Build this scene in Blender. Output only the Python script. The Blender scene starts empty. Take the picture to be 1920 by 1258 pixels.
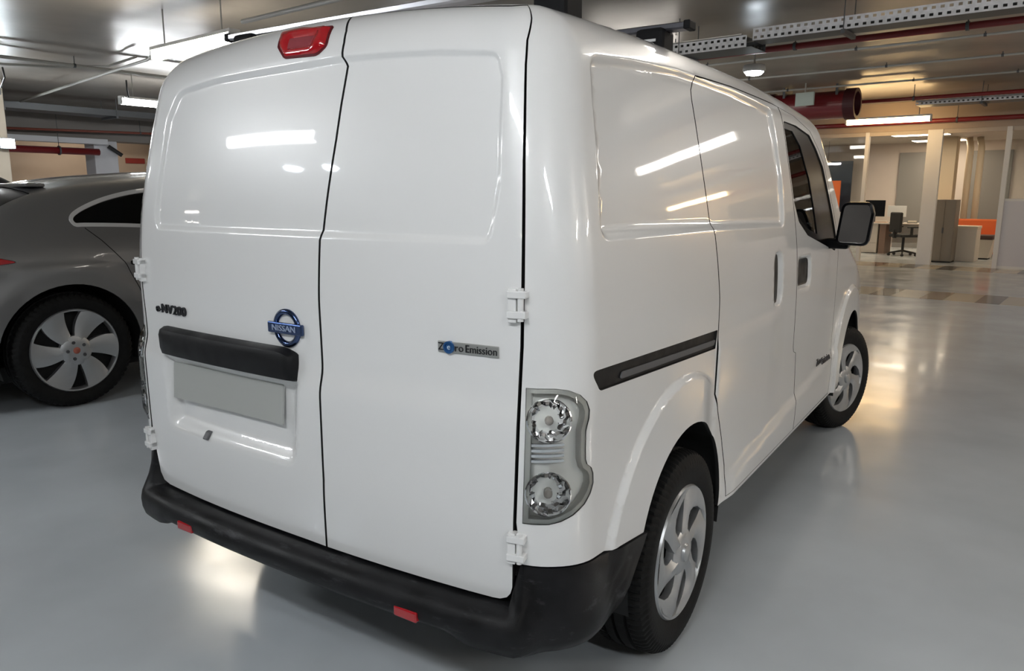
import bpy, bmesh, math, random
import numpy as np
from mathutils import Vector, Matrix
from mathutils.geometry import delaunay_2d_cdt

# ---------------------------------------------------------------- camera, world, exposure
scene = bpy.context.scene
COL = scene.collection
random.seed(4); rng = np.random.default_rng(7)
F_PX, YAW, PITCH, ROLL = 1420.76, .5799, -.1828, .0031
CAM = Vector((1.5958, -1.3189, 1.3797))
def make_camera():
    cy, sy_, cp, sp = math.cos(YAW), math.sin(YAW), math.cos(PITCH), math.sin(PITCH)
    fw = Vector((-sy_*cp, cy*cp, sp)); rt = Vector((cy, sy_, 0)); up = rt.cross(fw)
    r2 = rt*math.cos(ROLL)+up*math.sin(ROLL); u2 = up*math.cos(ROLL)-rt*math.sin(ROLL)
    cd = bpy.data.cameras.new('camera'); co = bpy.data.objects.new('camera', cd); COL.objects.link(co)
    m = Matrix((r2, u2, -fw)).transposed().to_4x4(); m.translation = CAM
    co.matrix_world = m
    cd.sensor_width = 36; cd.lens = 36*F_PX/1920; cd.clip_start = .05
    scene.camera = co
make_camera()
w = bpy.data.worlds.new('world'); scene.world = w; w.use_nodes = True
w.node_tree.nodes['Background'].inputs[0].default_value = (.75, .80, .9, 1)
w.node_tree.nodes['Background'].inputs[1].default_value = .02
vs = scene.view_settings
vs.view_transform = 'Standard'; vs.look = 'None'; vs.gamma = 1; vs.exposure = 1.5; vs.use_curve_mapping = False
TUBE = 26.0            # emission of the fluorescent tubes
THB = math.radians(-5.5)   # the building stands a little askew to the van

# ---------------------------------------------------------------- materials
MATS = {}
def mat(name, col, rough=.5, metal=0., coat=0., coat_rough=.03, spec=.5, emit=None, estr=0., bump=None, var=None, rvar=None, alpha=None, ior=None):
    """bump=(scale,strength,distance[,stretch]) var=(scale,amount) rvar=(scale,lo,hi)"""
    if name in MATS: return MATS[name]
    m = bpy.data.materials.new(name); m.use_nodes = True
    nt = m.node_tree; p = nt.nodes['Principled BSDF']
    c = tuple(col)+(1,) if len(col) == 3 else col
    p.inputs['Base Color'].default_value = c; p.inputs['Roughness'].default_value = rough
    p.inputs['Metallic'].default_value = metal; p.inputs['Coat Weight'].default_value = coat
    p.inputs['Coat Roughness'].default_value = coat_rough; p.inputs['Specular IOR Level'].default_value = spec
    if ior: p.inputs['IOR'].default_value = ior
    if emit: p.inputs['Emission Color'].default_value = tuple(emit)+(1,); p.inputs['Emission Strength'].default_value = estr
    tc = None
    def noise(scale, stretch=(1, 1, 1), detail=4):
        nonlocal tc
        if tc is None: tc = nt.nodes.new('ShaderNodeTexCoord')
        mp = nt.nodes.new('ShaderNodeMapping'); mp.inputs['Scale'].default_value = stretch
        nt.links.new(tc.outputs['Object'], mp.inputs['Vector'])
        n = nt.nodes.new('ShaderNodeTexNoise'); n.inputs['Scale'].default_value = scale; n.inputs['Detail'].default_value = detail
        nt.links.new(mp.outputs['Vector'], n.inputs['Vector']); return n
    if var:
        n = noise(var[0], var[2] if len(var) > 2 else (1, 1, 1)); r = nt.nodes.new('ShaderNodeMapRange')
        r.inputs['From Min'].default_value = .3; r.inputs['From Max'].default_value = .7
        r.inputs['To Min'].default_value = 1-var[1]; r.inputs['To Max'].default_value = 1+var[1]
        nt.links.new(n.outputs['Fac'], r.inputs['Value'])
        mx = nt.nodes.new('ShaderNodeVectorMath'); mx.operation = 'SCALE'; mx.inputs[0].default_value = c[:3]
        nt.links.new(r.outputs['Result'], mx.inputs['Scale']); nt.links.new(mx.outputs['Vector'], p.inputs['Base Color'])
    if rvar:
        n = noise(rvar[0]); r = nt.nodes.new('ShaderNodeMapRange')
        r.inputs['From Min'].default_value = .3; r.inputs['From Max'].default_value = .7
        r.inputs['To Min'].default_value = rvar[1]; r.inputs['To Max'].default_value = rvar[2]
        nt.links.new(n.outputs['Fac'], r.inputs['Value']); nt.links.new(r.outputs['Result'], p.inputs['Roughness'])
    if bump:
        n = noise(bump[0], bump[3] if len(bump) > 3 else (1, 1, 1)); b = nt.nodes.new('ShaderNodeBump')
        b.inputs['Strength'].default_value = bump[1]; b.inputs['Distance'].default_value = bump[2]
        nt.links.new(n.outputs['Fac'], b.inputs['Height']); nt.links.new(b.outputs['Normal'], p.inputs['Normal'])
    MATS[name] = m; return m
def glass_mat(name, tint, gloss_rough=.02, ior=1.45):
    """thin pane: tinted see-through with a fresnel reflection"""
    m = bpy.data.materials.new(name); m.use_nodes = True; nt = m.node_tree
    for n in list(nt.nodes):
        if n.type == 'BSDF_PRINCIPLED': nt.nodes.remove(n)
    out = [n for n in nt.nodes if n.type == 'OUTPUT_MATERIAL'][0]
    t = nt.nodes.new('ShaderNodeBsdfTransparent'); t.inputs[0].default_value = tuple(tint)+(1,)
    g = nt.nodes.new('ShaderNodeBsdfGlossy'); g.inputs['Roughness'].default_value = gloss_rough
    fr = nt.nodes.new('ShaderNodeFresnel'); fr.inputs['IOR'].default_value = ior
    mx = nt.nodes.new('ShaderNodeMixShader')
    nt.links.new(fr.outputs[0], mx.inputs[0]); nt.links.new(t.outputs[0], mx.inputs[1]); nt.links.new(g.outputs[0], mx.inputs[2])
    nt.links.new(mx.outputs[0], out.inputs['Surface']); return m
PAINT = mat('white_paint', (.80, .80, .795), .32, coat=1., coat_rough=.035)
BLACKP = mat('black_plastic', (.006, .006, .007), .42, spec=.28, bump=(420, .25, .001), rvar=(9, .36, .62))
BLACKG = mat('black_gloss', (.004, .004, .005), .22, spec=.14)
BLACKS = mat('black_scuffed', (.0065, .0065, .0075), .40, spec=.30, var=(14, .5), rvar=(7, .30, .60), bump=(500, .3, .001))
def scuffs(m, col, thr):
    nt = m.node_tree; p = nt.nodes['Principled BSDF']; tc = nt.nodes.new('ShaderNodeTexCoord'); mp = nt.nodes.new('ShaderNodeMapping')
    mp.inputs['Scale'].default_value = (2.2, 5, 9); nt.links.new(tc.outputs['Object'], mp.inputs['Vector'])
    n = nt.nodes.new('ShaderNodeTexNoise'); n.inputs['Scale'].default_value = 3.2; n.inputs['Detail'].default_value = 9; n.inputs['Roughness'].default_value = .72
    nt.links.new(mp.outputs['Vector'], n.inputs['Vector'])
    r = nt.nodes.new('ShaderNodeMapRange'); r.inputs['From Min'].default_value = thr; r.inputs['From Max'].default_value = thr+.14; nt.links.new(n.outputs['Fac'], r.inputs['Value'])
    mx = nt.nodes.new('ShaderNodeMix'); mx.data_type = 'RGBA'; src = p.inputs['Base Color'].links[0].from_socket
    nt.links.new(r.outputs['Result'], mx.inputs[0]); nt.links.new(src, mx.inputs[6]); mx.inputs[7].default_value = tuple(col)+(1,)
    nt.links.new(mx.outputs[2], p.inputs['Base Color'])
scuffs(BLACKS, (.045, .045, .05), .57)
RUBBER = mat('tyre_rubber', (.0075, .0075, .0075), .66, spec=.22, bump=(160, .35, .002), var=(30, .25))
VOIDM = mat('dark_void', (.004, .004, .004), .8)
SILVER = mat('silver_alloy', (.52, .53, .54), .34, metal=.85, rvar=(30, .30, .45))
CHROME = mat('chrome', (.75, .76, .78), .12, metal=1.)
REDLENS = mat('red_lens', (.42, .006, .012), .12, coat=1.)
REDDARK = mat('red_lens_dark', (.10, .002, .004), .15, coat=1.)
ALU = mat('aluminium', (.62, .62, .66), .32, metal=.9)
GREYPL = mat('grey_plastic', (.10, .10, .105), .5)
LIGHTPL = mat('light_plastic', (.55, .56, .56), .5)
WHITEPL = mat('white_plastic', (.72, .72, .70), .45)
CLEAR = glass_mat('clear_lens', (.93, .94, .93))
TINT = glass_mat('tinted_glass', (.30, .34, .34))
DARKTINT = glass_mat('privacy_glass', (.05, .055, .06))
PANE = glass_mat('window_pane', (.90, .92, .92), .01)

# ---------------------------------------------------------------- object helpers
def link(name, me, m=None, parent=None, smooth=False):
    o = bpy.data.objects.new(name, me); COL.objects.link(o)
    if m is not None and not me.materials: me.materials.append(m)
    if parent is not None: o.parent = parent
    if smooth: me.polygons.foreach_set('use_smooth', [True]*len(me.polygons))
    return o
def meshobj(name, V, Fc, m, parent=None, smooth=False, normals=None):
    me = bpy.data.meshes.new(name); me.from_pydata([tuple(map(float, v)) for v in V], [], [tuple(map(int, f)) for f in Fc]); me.update()
    o = link(name, me, m, parent, smooth or normals is not None)
    if normals is not None: me.normals_split_custom_set_from_vertices([tuple(map(float, n)) for n in normals])
    return o
def empty(name, loc=(0, 0, 0), rz=0):
    o = bpy.data.objects.new(name, None); COL.objects.link(o); o.location = loc; o.rotation_euler = (0, 0, rz); o.empty_display_size = .1
    return o
def tag(o, label, cat, group=None):
    o['label'] = label; o['category'] = cat
    if group: o['group'] = group
    return o
def struct(o): o['kind'] = 'structure'; return o
def copy_tree(o, parent=None):
    c = o.copy(); COL.objects.link(c); c.parent = parent
    for ch in [k for k in o.children]: copy_tree(ch, c)
    return c
class MB:
    """collects simple solids into one mesh"""
    def __init__(s): s.V = []; s.F = []
    def add(s, V, Fc):
        n = len(s.V); s.V += [tuple(map(float, v)) for v in V]; s.F += [tuple(i+n for i in f) for f in Fc]; return s
    def box(s, a, b, bev=0.):
        x0, y0, z0 = a; x1, y1, z1 = b
        if bev <= 0:
            V = [(x, y, z) for z in (z0, z1) for x, y in ((x0, y0), (x1, y0), (x1, y1), (x0, y1))]
            return s.add(V, [(3, 2, 1, 0), (4, 5, 6, 7), (0, 1, 5, 4), (1, 2, 6, 5), (2, 3, 7, 6), (3, 0, 4, 7)])
        bm = bmesh.new(); bmesh.ops.create_cube(bm, size=1)
        for v in bm.verts: v.co = Vector(((x0+x1)/2+v.co.x*(x1-x0), (y0+y1)/2+v.co.y*(y1-y0), (z0+z1)/2+v.co.z*(z1-z0)))
        bmesh.ops.bevel(bm, geom=list(bm.edges), offset=bev, segments=2, profile=.5, affect='EDGES')
        bm.verts.ensure_lookup_table()
        s.add([v.co for v in bm.verts], [[v.index for v in f.verts] for f in bm.faces]); bm.free(); return s
    def tube(s, pts, r, n=10, caps=True):
        pts = [Vector(p) for p in pts]; V = []; Fc = []
        for i, p in enumerate(pts):
            d = (pts[min(i+1, len(pts)-1)]-pts[max(i-1, 0)]).normalized()
            a = d.orthogonal().normalized() if abs(d.z) > .95 else d.cross(Vector((0, 0, 1))).normalized()
            b = d.cross(a); rr = r[i] if isinstance(r, (list, tuple)) else r
            V += [p+a*math.cos(2*math.pi*k/n)*rr+b*math.sin(2*math.pi*k/n)*rr for k in range(n)]
        for i in range(len(pts)-1):
            for k in range(n): Fc.append((i*n+k, i*n+(k+1) % n, (i+1)*n+(k+1) % n, (i+1)*n+k))
        if caps: Fc += [tuple(range(n))[::-1], tuple(range((len(pts)-1)*n, len(pts)*n))]
        return s.add(V, Fc)
    def lathe(s, prof, n=48, axis='x', c=(0, 0, 0), arc=2*math.pi):
        """prof: (along axis, radius)"""
        V = []; Fc = []; m = len(prof); full = abs(arc-2*math.pi) < 1e-6; k = n if full else n+1
        for i in range(k):
            a = arc*i/n; ca, sa = math.cos(a), math.sin(a)
            for (t, r) in prof:
                V.append((c[0]+t, c[1]+r*ca, c[2]+r*sa) if axis == 'x' else (c[0]+r*ca, c[1]+t, c[2]-r*sa) if axis == 'y' else (c[0]+r*ca, c[1]+r*sa, c[2]+t))
        for i in range(n):
            j = (i+1) % k
            for q in range(m-1): Fc.append((i*m+q, i*m+q+1, j*m+q+1, j*m+q) if axis == 'z' else (i*m+q, j*m+q, j*m+q+1, i*m+q+1))
        return s.add(V, Fc)
    def prism(s, poly, h, mp):
        """poly 2D ccw, extruded from 0 to h; mp(x,y,h)->3D"""
        n = len(poly); V = [mp(x, y, 0) for x, y in poly]+[mp(x, y, h) for x, y in poly]
        return s.add(V, [tuple(range(n))[::-1], tuple(range(n, 2*n))]+[(i, (i+1) % n, n+(i+1) % n, n+i) for i in range(n)])
    def build(s, name, m, parent=None, smooth=False, angle=None):
        o = meshobj(name, s.V, s.F, m, parent, smooth)
        if angle is not None:
            o.data.polygons.foreach_set('use_smooth', [True]*len(o.data.polygons)); o.data.set_sharp_from_angle(angle=math.radians(angle))
        return o
def text_mesh(body, size, extrude=.0):
    cu = bpy.data.curves.new('txt', 'FONT'); cu.body = body; cu.size = size; cu.align_x = 'CENTER'; cu.align_y = 'CENTER'; cu.extrude = extrude; cu.resolution_u = 3
    o = bpy.data.objects.new('txt', cu); COL.objects.link(o); bpy.context.view_layer.update()
    me = o.to_mesh(); V = [tuple(v.co) for v in me.vertices]; Fc = [tuple(p.vertices) for p in me.polygons]
    o.to_mesh_clear(); bpy.data.objects.remove(o); bpy.data.curves.remove(cu)
    return np.array(V), Fc
def place(o, x, y, z=0, rz=0):
    """put an object at building coordinates"""
    o.location = (x*math.cos(THB)-y*math.sin(THB), x*math.sin(THB)+y*math.cos(THB), z); o.rotation_euler = (0, 0, THB+rz); return o
# ---------------------------------------------------------------- 2D polygon tools
def round_poly(P, r, n=6):
    out = []; k = len(P)
    rs = r if isinstance(r, (list, tuple)) else [r]*k
    for i in range(k):
        p, a, b = np.array(P[i], float), np.array(P[i-1], float), np.array(P[(i+1) % k], float)
        if rs[i] <= 0: out.append(p); continue
        da, db = a-p, b-p; la, lb = np.linalg.norm(da), np.linalg.norm(db); da /= la; db /= lb
        ang = math.acos(np.clip(da@db, -1, 1))
        if ang > 3.05: out.append(p); continue
        t = min(rs[i]/math.tan(ang/2), .45*la, .45*lb)
        A, B_ = p+da*t, p+db*t
        for j in range(n+1):
            u = j/n; out.append((1-u)**2*A+2*u*(1-u)*p+u*u*B_)
    return np.array(out)
def dense(P, step, closed=True):
    P = np.asarray(P, float); out = []; n = len(P)
    for i in range(n if closed else n-1):
        a, b = P[i], P[(i+1) % n]; k = max(1, int(math.ceil(np.linalg.norm(b-a)/step)))
        out += [a+(b-a)*j/k for j in range(k)]
    if not closed: out.append(P[-1])
    return np.array(out)
def inpoly(pts, P):
    x, y = pts[:, 0][:, None], pts[:, 1][:, None]; a = P; b = np.roll(P, -1, 0)
    c = ((a[:, 1] > y) != (b[:, 1] > y)) & (x < (b[:, 0]-a[:, 0])*(y-a[:, 1])/np.where(b[:, 1] == a[:, 1], 1e-12, b[:, 1]-a[:, 1])+a[:, 0])
    return c.sum(1) % 2 == 1
def segdist(pts, P, closed=True):
    a = P if closed else P[:-1]; b = np.roll(P, -1, 0) if closed else P[1:]
    out = np.full(len(pts), 9.)
    for i in range(len(a)):
        d = b[i]-a[i]; L = d@d
        t = np.clip(((pts-a[i])@d)/max(L, 1e-12), 0, 1); out = np.minimum(out, np.linalg.norm(pts-a[i]-t[:, None]*d, axis=1))
    return out
def sdf(pts, P): return np.where(inpoly(pts, P), 1, -1)*segdist(pts, P)
def sstep(x, a, b):
    t = np.clip((x-a)/(b-a), 0, 1); return t*t*(3-2*t)
def chaikin(P, n=3):
    P = np.asarray(P, float)
    for _ in range(n):
        Qn = np.roll(P, -1, 0); P = np.stack([P*.75+Qn*.25, P*.25+Qn*.75], 1).reshape(-1, 2)
    return P
def offset_poly(P, d):
    """outward offset for a ccw polygon"""
    P = np.asarray(P, float); area = 0.5*np.sum(P[:, 0]*np.roll(P[:, 1], -1)-np.roll(P[:, 0], -1)*P[:, 1]); sg = 1 if area > 0 else -1
    out = []
    for i in range(len(P)):
        a, p, b = P[i-1], P[i], P[(i+1) % len(P)]
        e1 = (p-a)/max(np.linalg.norm(p-a), 1e-9); e2 = (b-p)/max(np.linalg.norm(b-p), 1e-9)
        n1 = np.array([e1[1], -e1[0]])*sg; n2 = np.array([e2[1], -e2[0]])*sg
        m = n1+n2; m /= max(np.linalg.norm(m), 1e-9); out.append(p+m*d/max(m@n1, .4))
    return np.array(out)
# ---------------------------------------------------------------- parametric vehicle skin
def pchip(xs, ys):
    xs = np.array(xs, float); ys = np.array(ys, float); h = np.diff(xs); d = np.diff(ys)/h
    m = np.zeros(len(xs)); m[0] = d[0]; m[-1] = d[-1]
    for i in range(1, len(xs)-1):
        if d[i-1]*d[i] > 0:
            w1 = 2*h[i]+h[i-1]; w2 = h[i]+2*h[i-1]; m[i] = (w1+w2)/(w1/d[i-1]+w2/d[i])
    def f(x):
        x = np.clip(x, xs[0], xs[-1]); i = np.clip(np.searchsorted(xs, x)-1, 0, len(h)-1)
        t = (x-xs[i])/h[i]; t2 = t*t; t3 = t2*t
        return (2*t3-3*t2+1)*ys[i]+(t3-2*t2+t)*h[i]*m[i]+(-2*t3+3*t2)*ys[i+1]+(t3-t2)*h[i]*m[i+1]
    return f
def rnd(a, b, r):
    A = np.maximum(a+r, 0); B = np.maximum(b+r, 0)
    return np.minimum(np.maximum(a, b)+r, 0)+np.sqrt(A*A+B*B)-r
class Skin:
    """closed vehicle skin from an implicit function; s runs round the plan outline from the middle of
    the tail (s=0) along the flank, v is the height and bends over into the roof above VT"""
    def __init__(k, F, W, RQ, L, RF, VT, VR, disp=None):
        k.F, k.W, k.RQ, k.L, k.RF, k.VT, k.VR, k.disp = F, W, RQ, L, RF, VT, VR, disp
        k.S1 = W-RQ+RQ*math.pi/2; k.S2 = k.S1+(L-RF-RQ); k.S3 = k.S2+RF*math.pi/2; k.S4 = k.S3+W-RF; k.sy = k.S1-RQ
    def Q(k, s):
        W, RQ, L, RF = k.W, k.RQ, k.L, k.RF
        sg = np.where(s < 0, -1., 1.); a = np.abs(s); x = np.zeros_like(a); y = x.copy(); nx = x.copy(); ny = x.copy()
        m = a < W-RQ; x[m] = a[m]; ny[m] = -1
        m = (a >= W-RQ) & (a < k.S1); t = (a[m]-(W-RQ))/RQ; x[m] = W-RQ+RQ*np.sin(t); y[m] = RQ-RQ*np.cos(t); nx[m] = np.sin(t); ny[m] = -np.cos(t)
        m = (a >= k.S1) & (a < k.S2); x[m] = W; y[m] = RQ+a[m]-k.S1; nx[m] = 1
        m = (a >= k.S2) & (a < k.S3); t = (a[m]-k.S2)/RF; x[m] = W-RF+RF*np.cos(t); y[m] = L-RF+RF*np.sin(t); nx[m] = np.cos(t); ny[m] = np.sin(t)
        m = a >= k.S3; x[m] = np.maximum(W-RF-(a[m]-k.S3), 0); y[m] = L; ny[m] = 1
        return x*sg, y, nx*sg, ny
    def raw(k, s, v):
        x, y, nx, ny = k.Q(s); th = np.maximum(v-k.VT, 0)/k.VR
        o = np.stack([x-nx*k.VR, y-ny*k.VR, np.minimum(v, k.VT)], -1)
        d = np.stack([nx*np.cos(th), ny*np.cos(th), np.sin(th)], -1)
        lo = np.zeros(len(s)); hi = np.full(len(s), .75)
        for _ in range(24):
            mid = (lo+hi)/2; inn = k.F(o+d*mid[:, None]) < 0
            lo = np.where(inn, mid, lo); hi = np.where(inn, hi, mid)
        return o+d*((lo+hi)/2)[:, None]
    def grad(k, P):
        g = np.stack([k.F(P+e)-k.F(P-e) for e in np.eye(3)*1e-3], -1); return g/np.linalg.norm(g, axis=1, keepdims=True)
    def pos(k, s, v, off=0., disp=True):
        s = np.asarray(s, float); v = np.asarray(v, float); P = k.raw(s, v); d = np.zeros(len(s))+off
        if disp and k.disp is not None: d = d+k.disp(s, v)
        return P+k.grad(P)*d[:, None] if np.any(d) else P
    def full(k, s, v, off=0., disp=True):
        e = .0022
        P = k.pos(s, v, off, disp); a = k.pos(s+e, v, off, disp)-k.pos(s-e, v, off, disp); b = k.pos(s, v+e, off, disp)-k.pos(s, v-e, off, disp)
        n = np.cross(a, b); n /= np.maximum(np.linalg.norm(n, axis=1, keepdims=True), 1e-12)
        return P, n
def fill(poly, holes, step, feats=()):
    """triangulate a 2D outline with holes and a regular interior grid"""
    loops = [np.asarray(poly)]+[np.asarray(h) for h in holes]
    lo, hi = loops[0].min(0), loops[0].max(0)
    gx, gy = np.meshgrid(np.arange(lo[0]+step*.5, hi[0], step), np.arange(lo[1]+step*.5, hi[1], step))
    gx = gx+(np.arange(gx.shape[0]) % 2)[:, None]*step*.5
    I = np.stack([gx.ravel(), gy.ravel()], -1)
    if len(feats): I = np.concatenate([I]+[np.asarray(f) for f in feats])
    ok = inpoly(I, loops[0]); I = I[ok]
    for h in loops[1:]: I = I[~inpoly(I, h)]
    for l in loops: I = I[segdist(I, l) > min(step*.35, .006)]
    V = []; E = []
    for l in loops:
        n = len(V); V += [Vector(p) for p in l]; E += [(n+i, n+(i+1) % len(l)) for i in range(len(l))]
    V += [Vector(p) for p in I]
    ov, oe, of, _, _, _ = delaunay_2d_cdt(V, E, [], 0, 1e-5)
    P = np.array([tuple(p) for p in ov]); T = np.array([f for f in of if len(f) == 3])
    c = P[T].mean(1); ok = inpoly(c, loops[0])
    for h in loops[1:]: ok &= ~inpoly(c, h)
    a = P[T]; ar = (a[:, 1, 0]-a[:, 0, 0])*(a[:, 2, 1]-a[:, 0, 1])-(a[:, 2, 0]-a[:, 0, 0])*(a[:, 1, 1]-a[:, 0, 1])
    ok &= np.abs(ar) > 1e-9
    T = T[ok]; ar = ar[ok]; T[ar < 0] = T[ar < 0][:, ::-1]
    return P, T
def skin_panel(name, sk, poly, m, parent, holes=(), step=.02, feats=(), off=0., disp=True, rim=.012, mirror=False, bstep=None, seal=False):
    bs = bstep or step*.8
    loops = [dense(poly, bs)]+[dense(h, bs) for h in holes]
    P2, T = fill(loops[0], loops[1:], step, feats)
    P, N = sk.full(P2[:, 0], P2[:, 1], off, disp)
    V = list(P); NN = list(N); Fc = [tuple(t) for t in T]
    if rim:
        for li, l in enumerate(loops):
            Pl, Nl = sk.full(l[:, 0], l[:, 1], off, disp)
            area = np.sum(l[:, 0]*np.roll(l[:, 1], -1)-np.roll(l[:, 0], -1)*l[:, 1]); fwd = (area > 0) == (li == 0)
            tg = np.roll(Pl, -1, 0)-np.roll(Pl, 1, 0); tg /= np.maximum(np.linalg.norm(tg, axis=1, keepdims=True), 1e-9)
            side = np.cross(tg, Nl)*(1 if fwd else -1); k = len(l); n = len(V)
            nn = side*.8+Nl*.6
            V += list(Pl)+list(Pl-Nl*rim); NN += list(nn)+list(side)
            for i in range(k):
                j = (i+1) % k
                Fc.append((n+j, n+i, n+k+i, n+k+j) if fwd else (n+i, n+j, n+k+j, n+k+i))
    nrim = sum(len(l) for l in loops) if rim else 0
    V = np.array(V); NN = np.array(NN)
    if mirror: V[:, 0] *= -1; NN[:, 0] *= -1; Fc = [f[::-1] for f in Fc]
    o = meshobj(name, V, Fc, m, parent, normals=NN)
    if seal and nrim:
        o.data.materials.append(VOIDM); o.data.polygons.foreach_set('material_index', [0]*(len(Fc)-nrim)+[1]*nrim)
    return o
def skin_ribbon(name, sk, line, width, depth, m, parent, closed=False, mirror=False):
    """a strip lying under (or over) the skin along a line of the (s,v) chart"""
    L = dense(line, .02, closed); n = len(L)
    tg = (np.roll(L, -1, 0)-np.roll(L, 1, 0)) if closed else np.gradient(L, axis=0)
    tg /= np.maximum(np.linalg.norm(tg, axis=1, keepdims=True), 1e-9); nr = np.stack([tg[:, 1], -tg[:, 0]], -1)*width/2
    A = sk.pos((L+nr)[:, 0], (L+nr)[:, 1], -depth); B = sk.pos((L-nr)[:, 0], (L-nr)[:, 1], -depth)
    V = np.concatenate([A, B]); Fc = [(i, i+1, n+i+1, n+i) for i in range(n-1)]
    if closed: Fc.append((n-1, 0, n, 2*n-1))
    if mirror: V = V*np.array([-1, 1, 1]); Fc = [f[::-1] for f in Fc]
    return meshobj(name, V, Fc, m, parent, smooth=True)
def skin_decal(name, sk, V, Fc, s0, v0, off, m, parent, thick=True):
    """wrap a flat mesh (x,y,z) onto the skin: x along s, y along v, z outward"""
    V = np.asarray(V); P = sk.pos(s0+V[:, 0], v0+V[:, 1], 0.); g = sk.grad(P); P = P+g*(V[:, 2]+off)[:, None]
    return meshobj(name, P, Fc, m, parent)
def top_panel(name, sk, poly, m, parent, holes=(), step=.04, off=0., zs=None, rim=.0):
    """roof side of the skin: height over (x,y) inside an outline"""
    def zsolve(x, y):
        lo = np.full(len(x), sk.zlow); hi = np.full(len(x), 2.3); o = np.stack([x, y, lo], -1)
        for _ in range(26):
            mid = (lo+hi)/2; o[:, 2] = mid; inn = sk.F(o) < 0; lo = np.where(inn, mid, lo); hi = np.where(inn, hi, mid)
        return (lo+hi)/2
    loops = [np.asarray(poly)]+[np.asarray(h) for h in holes]
    P2, T = fill(loops[0], loops[1:], step)
    z = zsolve(P2[:, 0], P2[:, 1]); P = np.stack([P2[:, 0], P2[:, 1], z], -1); N = sk.grad(P); P = P+N*off
    return meshobj(name, P, [tuple(t) for t in T], m, parent, normals=N)
def arc_pts(cx, cy, r, a0, a1, n=24): return [(cx+r*math.cos(a0+(a1-a0)*i/n), cy+r*math.sin(a0+(a1-a0)*i/n)) for i in range(n+1)]

# ---------------------------------------------------------------- wheels
def tyre_mesh(R, Rr, wd, blocks=84):
    h = wd/2
    prof = [(-h*.80, Rr-.005), (-h*.93, Rr+.012), (-h*1.0, Rr+(R-Rr)*.45), (-h*.97, R-.030), (-h*.86, R-.010), (-h*.70, R-.002), (-h*.46, R), (-h*.44, R-.009), (-h*.36, R-.009), (-h*.34, R+.001),
            (-h*.06, R+.002), (-h*.05, R-.008), (h*.05, R-.008), (h*.06, R+.002), (h*.34, R+.001), (h*.36, R-.009), (h*.44, R-.009), (h*.46, R), (h*.70, R-.002), (h*.86, R-.010), (h*.97, R-.030), (h*1.0, R-(R-Rr)*.35), (h*1.0, Rr+(R-Rr)*.45), (h*.95, Rr+.022), (h*.90, Rr+.010), (h*.80, Rr-.005)]
    V = []; Fc = []; n = blocks*3; m = len(prof)
    for i in range(n):
        for q, (t, r) in enumerate(prof):
            a = 2*math.pi*(i+(.9 if t > 0 else -.9)*abs(t)/h*1.2)/n if R-.02 < r else 2*math.pi*i/n
            if i % 3 == 0 and (abs(t) > h*.45 and R-.032 < r): r = r-.007
            V.append((t, r*math.cos(a), r*math.sin(a)))
    for i in range(n):
        j = (i+1) % n
        for q in range(m-1): Fc.append((i*m+q, j*m+q, j*m+q+1, i*m+q+1))
    me = bpy.data.meshes.new('tyre'); me.from_pydata(V, [], Fc); me.update()
    me.polygons.foreach_set('use_smooth', [True]*len(me.polygons)); me.set_sharp_from_angle(angle=math.radians(28)); me.materials.append(RUBBER); return me
def fan_wheel(nsp, R, r_win, half_in, half_out, twist, dish, x0, thick=.022, r_hub=.05, slit=0.):
    """wheel face with broad twisted blades, axis +x"""
    mb = MB(); ns = 9
    for k in range(nsp):
        rows = []
        for i in range(ns):
            u = i/(ns-1); r = r_hub+(R-.004-r_hub)*u; c = 2*math.pi*k/nsp+twist*u*u
            hw = half_in+(half_out-half_in)*u**.8 if not slit else half_in+(half_out-half_in)*math.sin(math.pi*min(1, u/slit)) if u < slit else math.pi/nsp*min(1.0, half_in/(math.pi/nsp)+(u-slit)*6)
            xf = x0-dish*(u*(1-u)*1.6)-.004*u
            rows.append([(xf-.010*(1-u), r, c-hw), (xf+.004, r, c-hw*.2), (xf+.004*u, r, c+hw*.55), (xf-.008*u, r, c+hw)])
        V = []; Fc = []; q = 4
        for row in rows: V += [(x, r*math.cos(a), r*math.sin(a)) for x, r, a in row]
        b = len(V)
        for row in rows: V += [(x-thick, r*math.cos(a), r*math.sin(a)) for x, r, a in row]
        for i in range(ns-1):
            for j in range(q-1): Fc.append((i*q+j, i*q+j+1, (i+1)*q+j+1, (i+1)*q+j))
            Fc.append((i*q, (i+1)*q, b+(i+1)*q, b+i*q)); Fc.append((i*q+q-1, b+i*q+q-1, b+(i+1)*q+q-1, (i+1)*q+q-1))
        mb.add(V, [f[::-1] for f in Fc])
    mb.lathe([(x0-.05, R-.016), (x0-.012, R-.013), (x0-.002, R-.008), (x0-.001, R), (x0-.012, R+.006)], 72)
    mb.lathe([(x0-.03, r_hub*1.35), (x0-.006, r_hub*1.3), (x0+.002, r_hub*1.1), (x0+.004, r_hub*.62), (x0+.004, .0005)], 36)
    return mb
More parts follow.
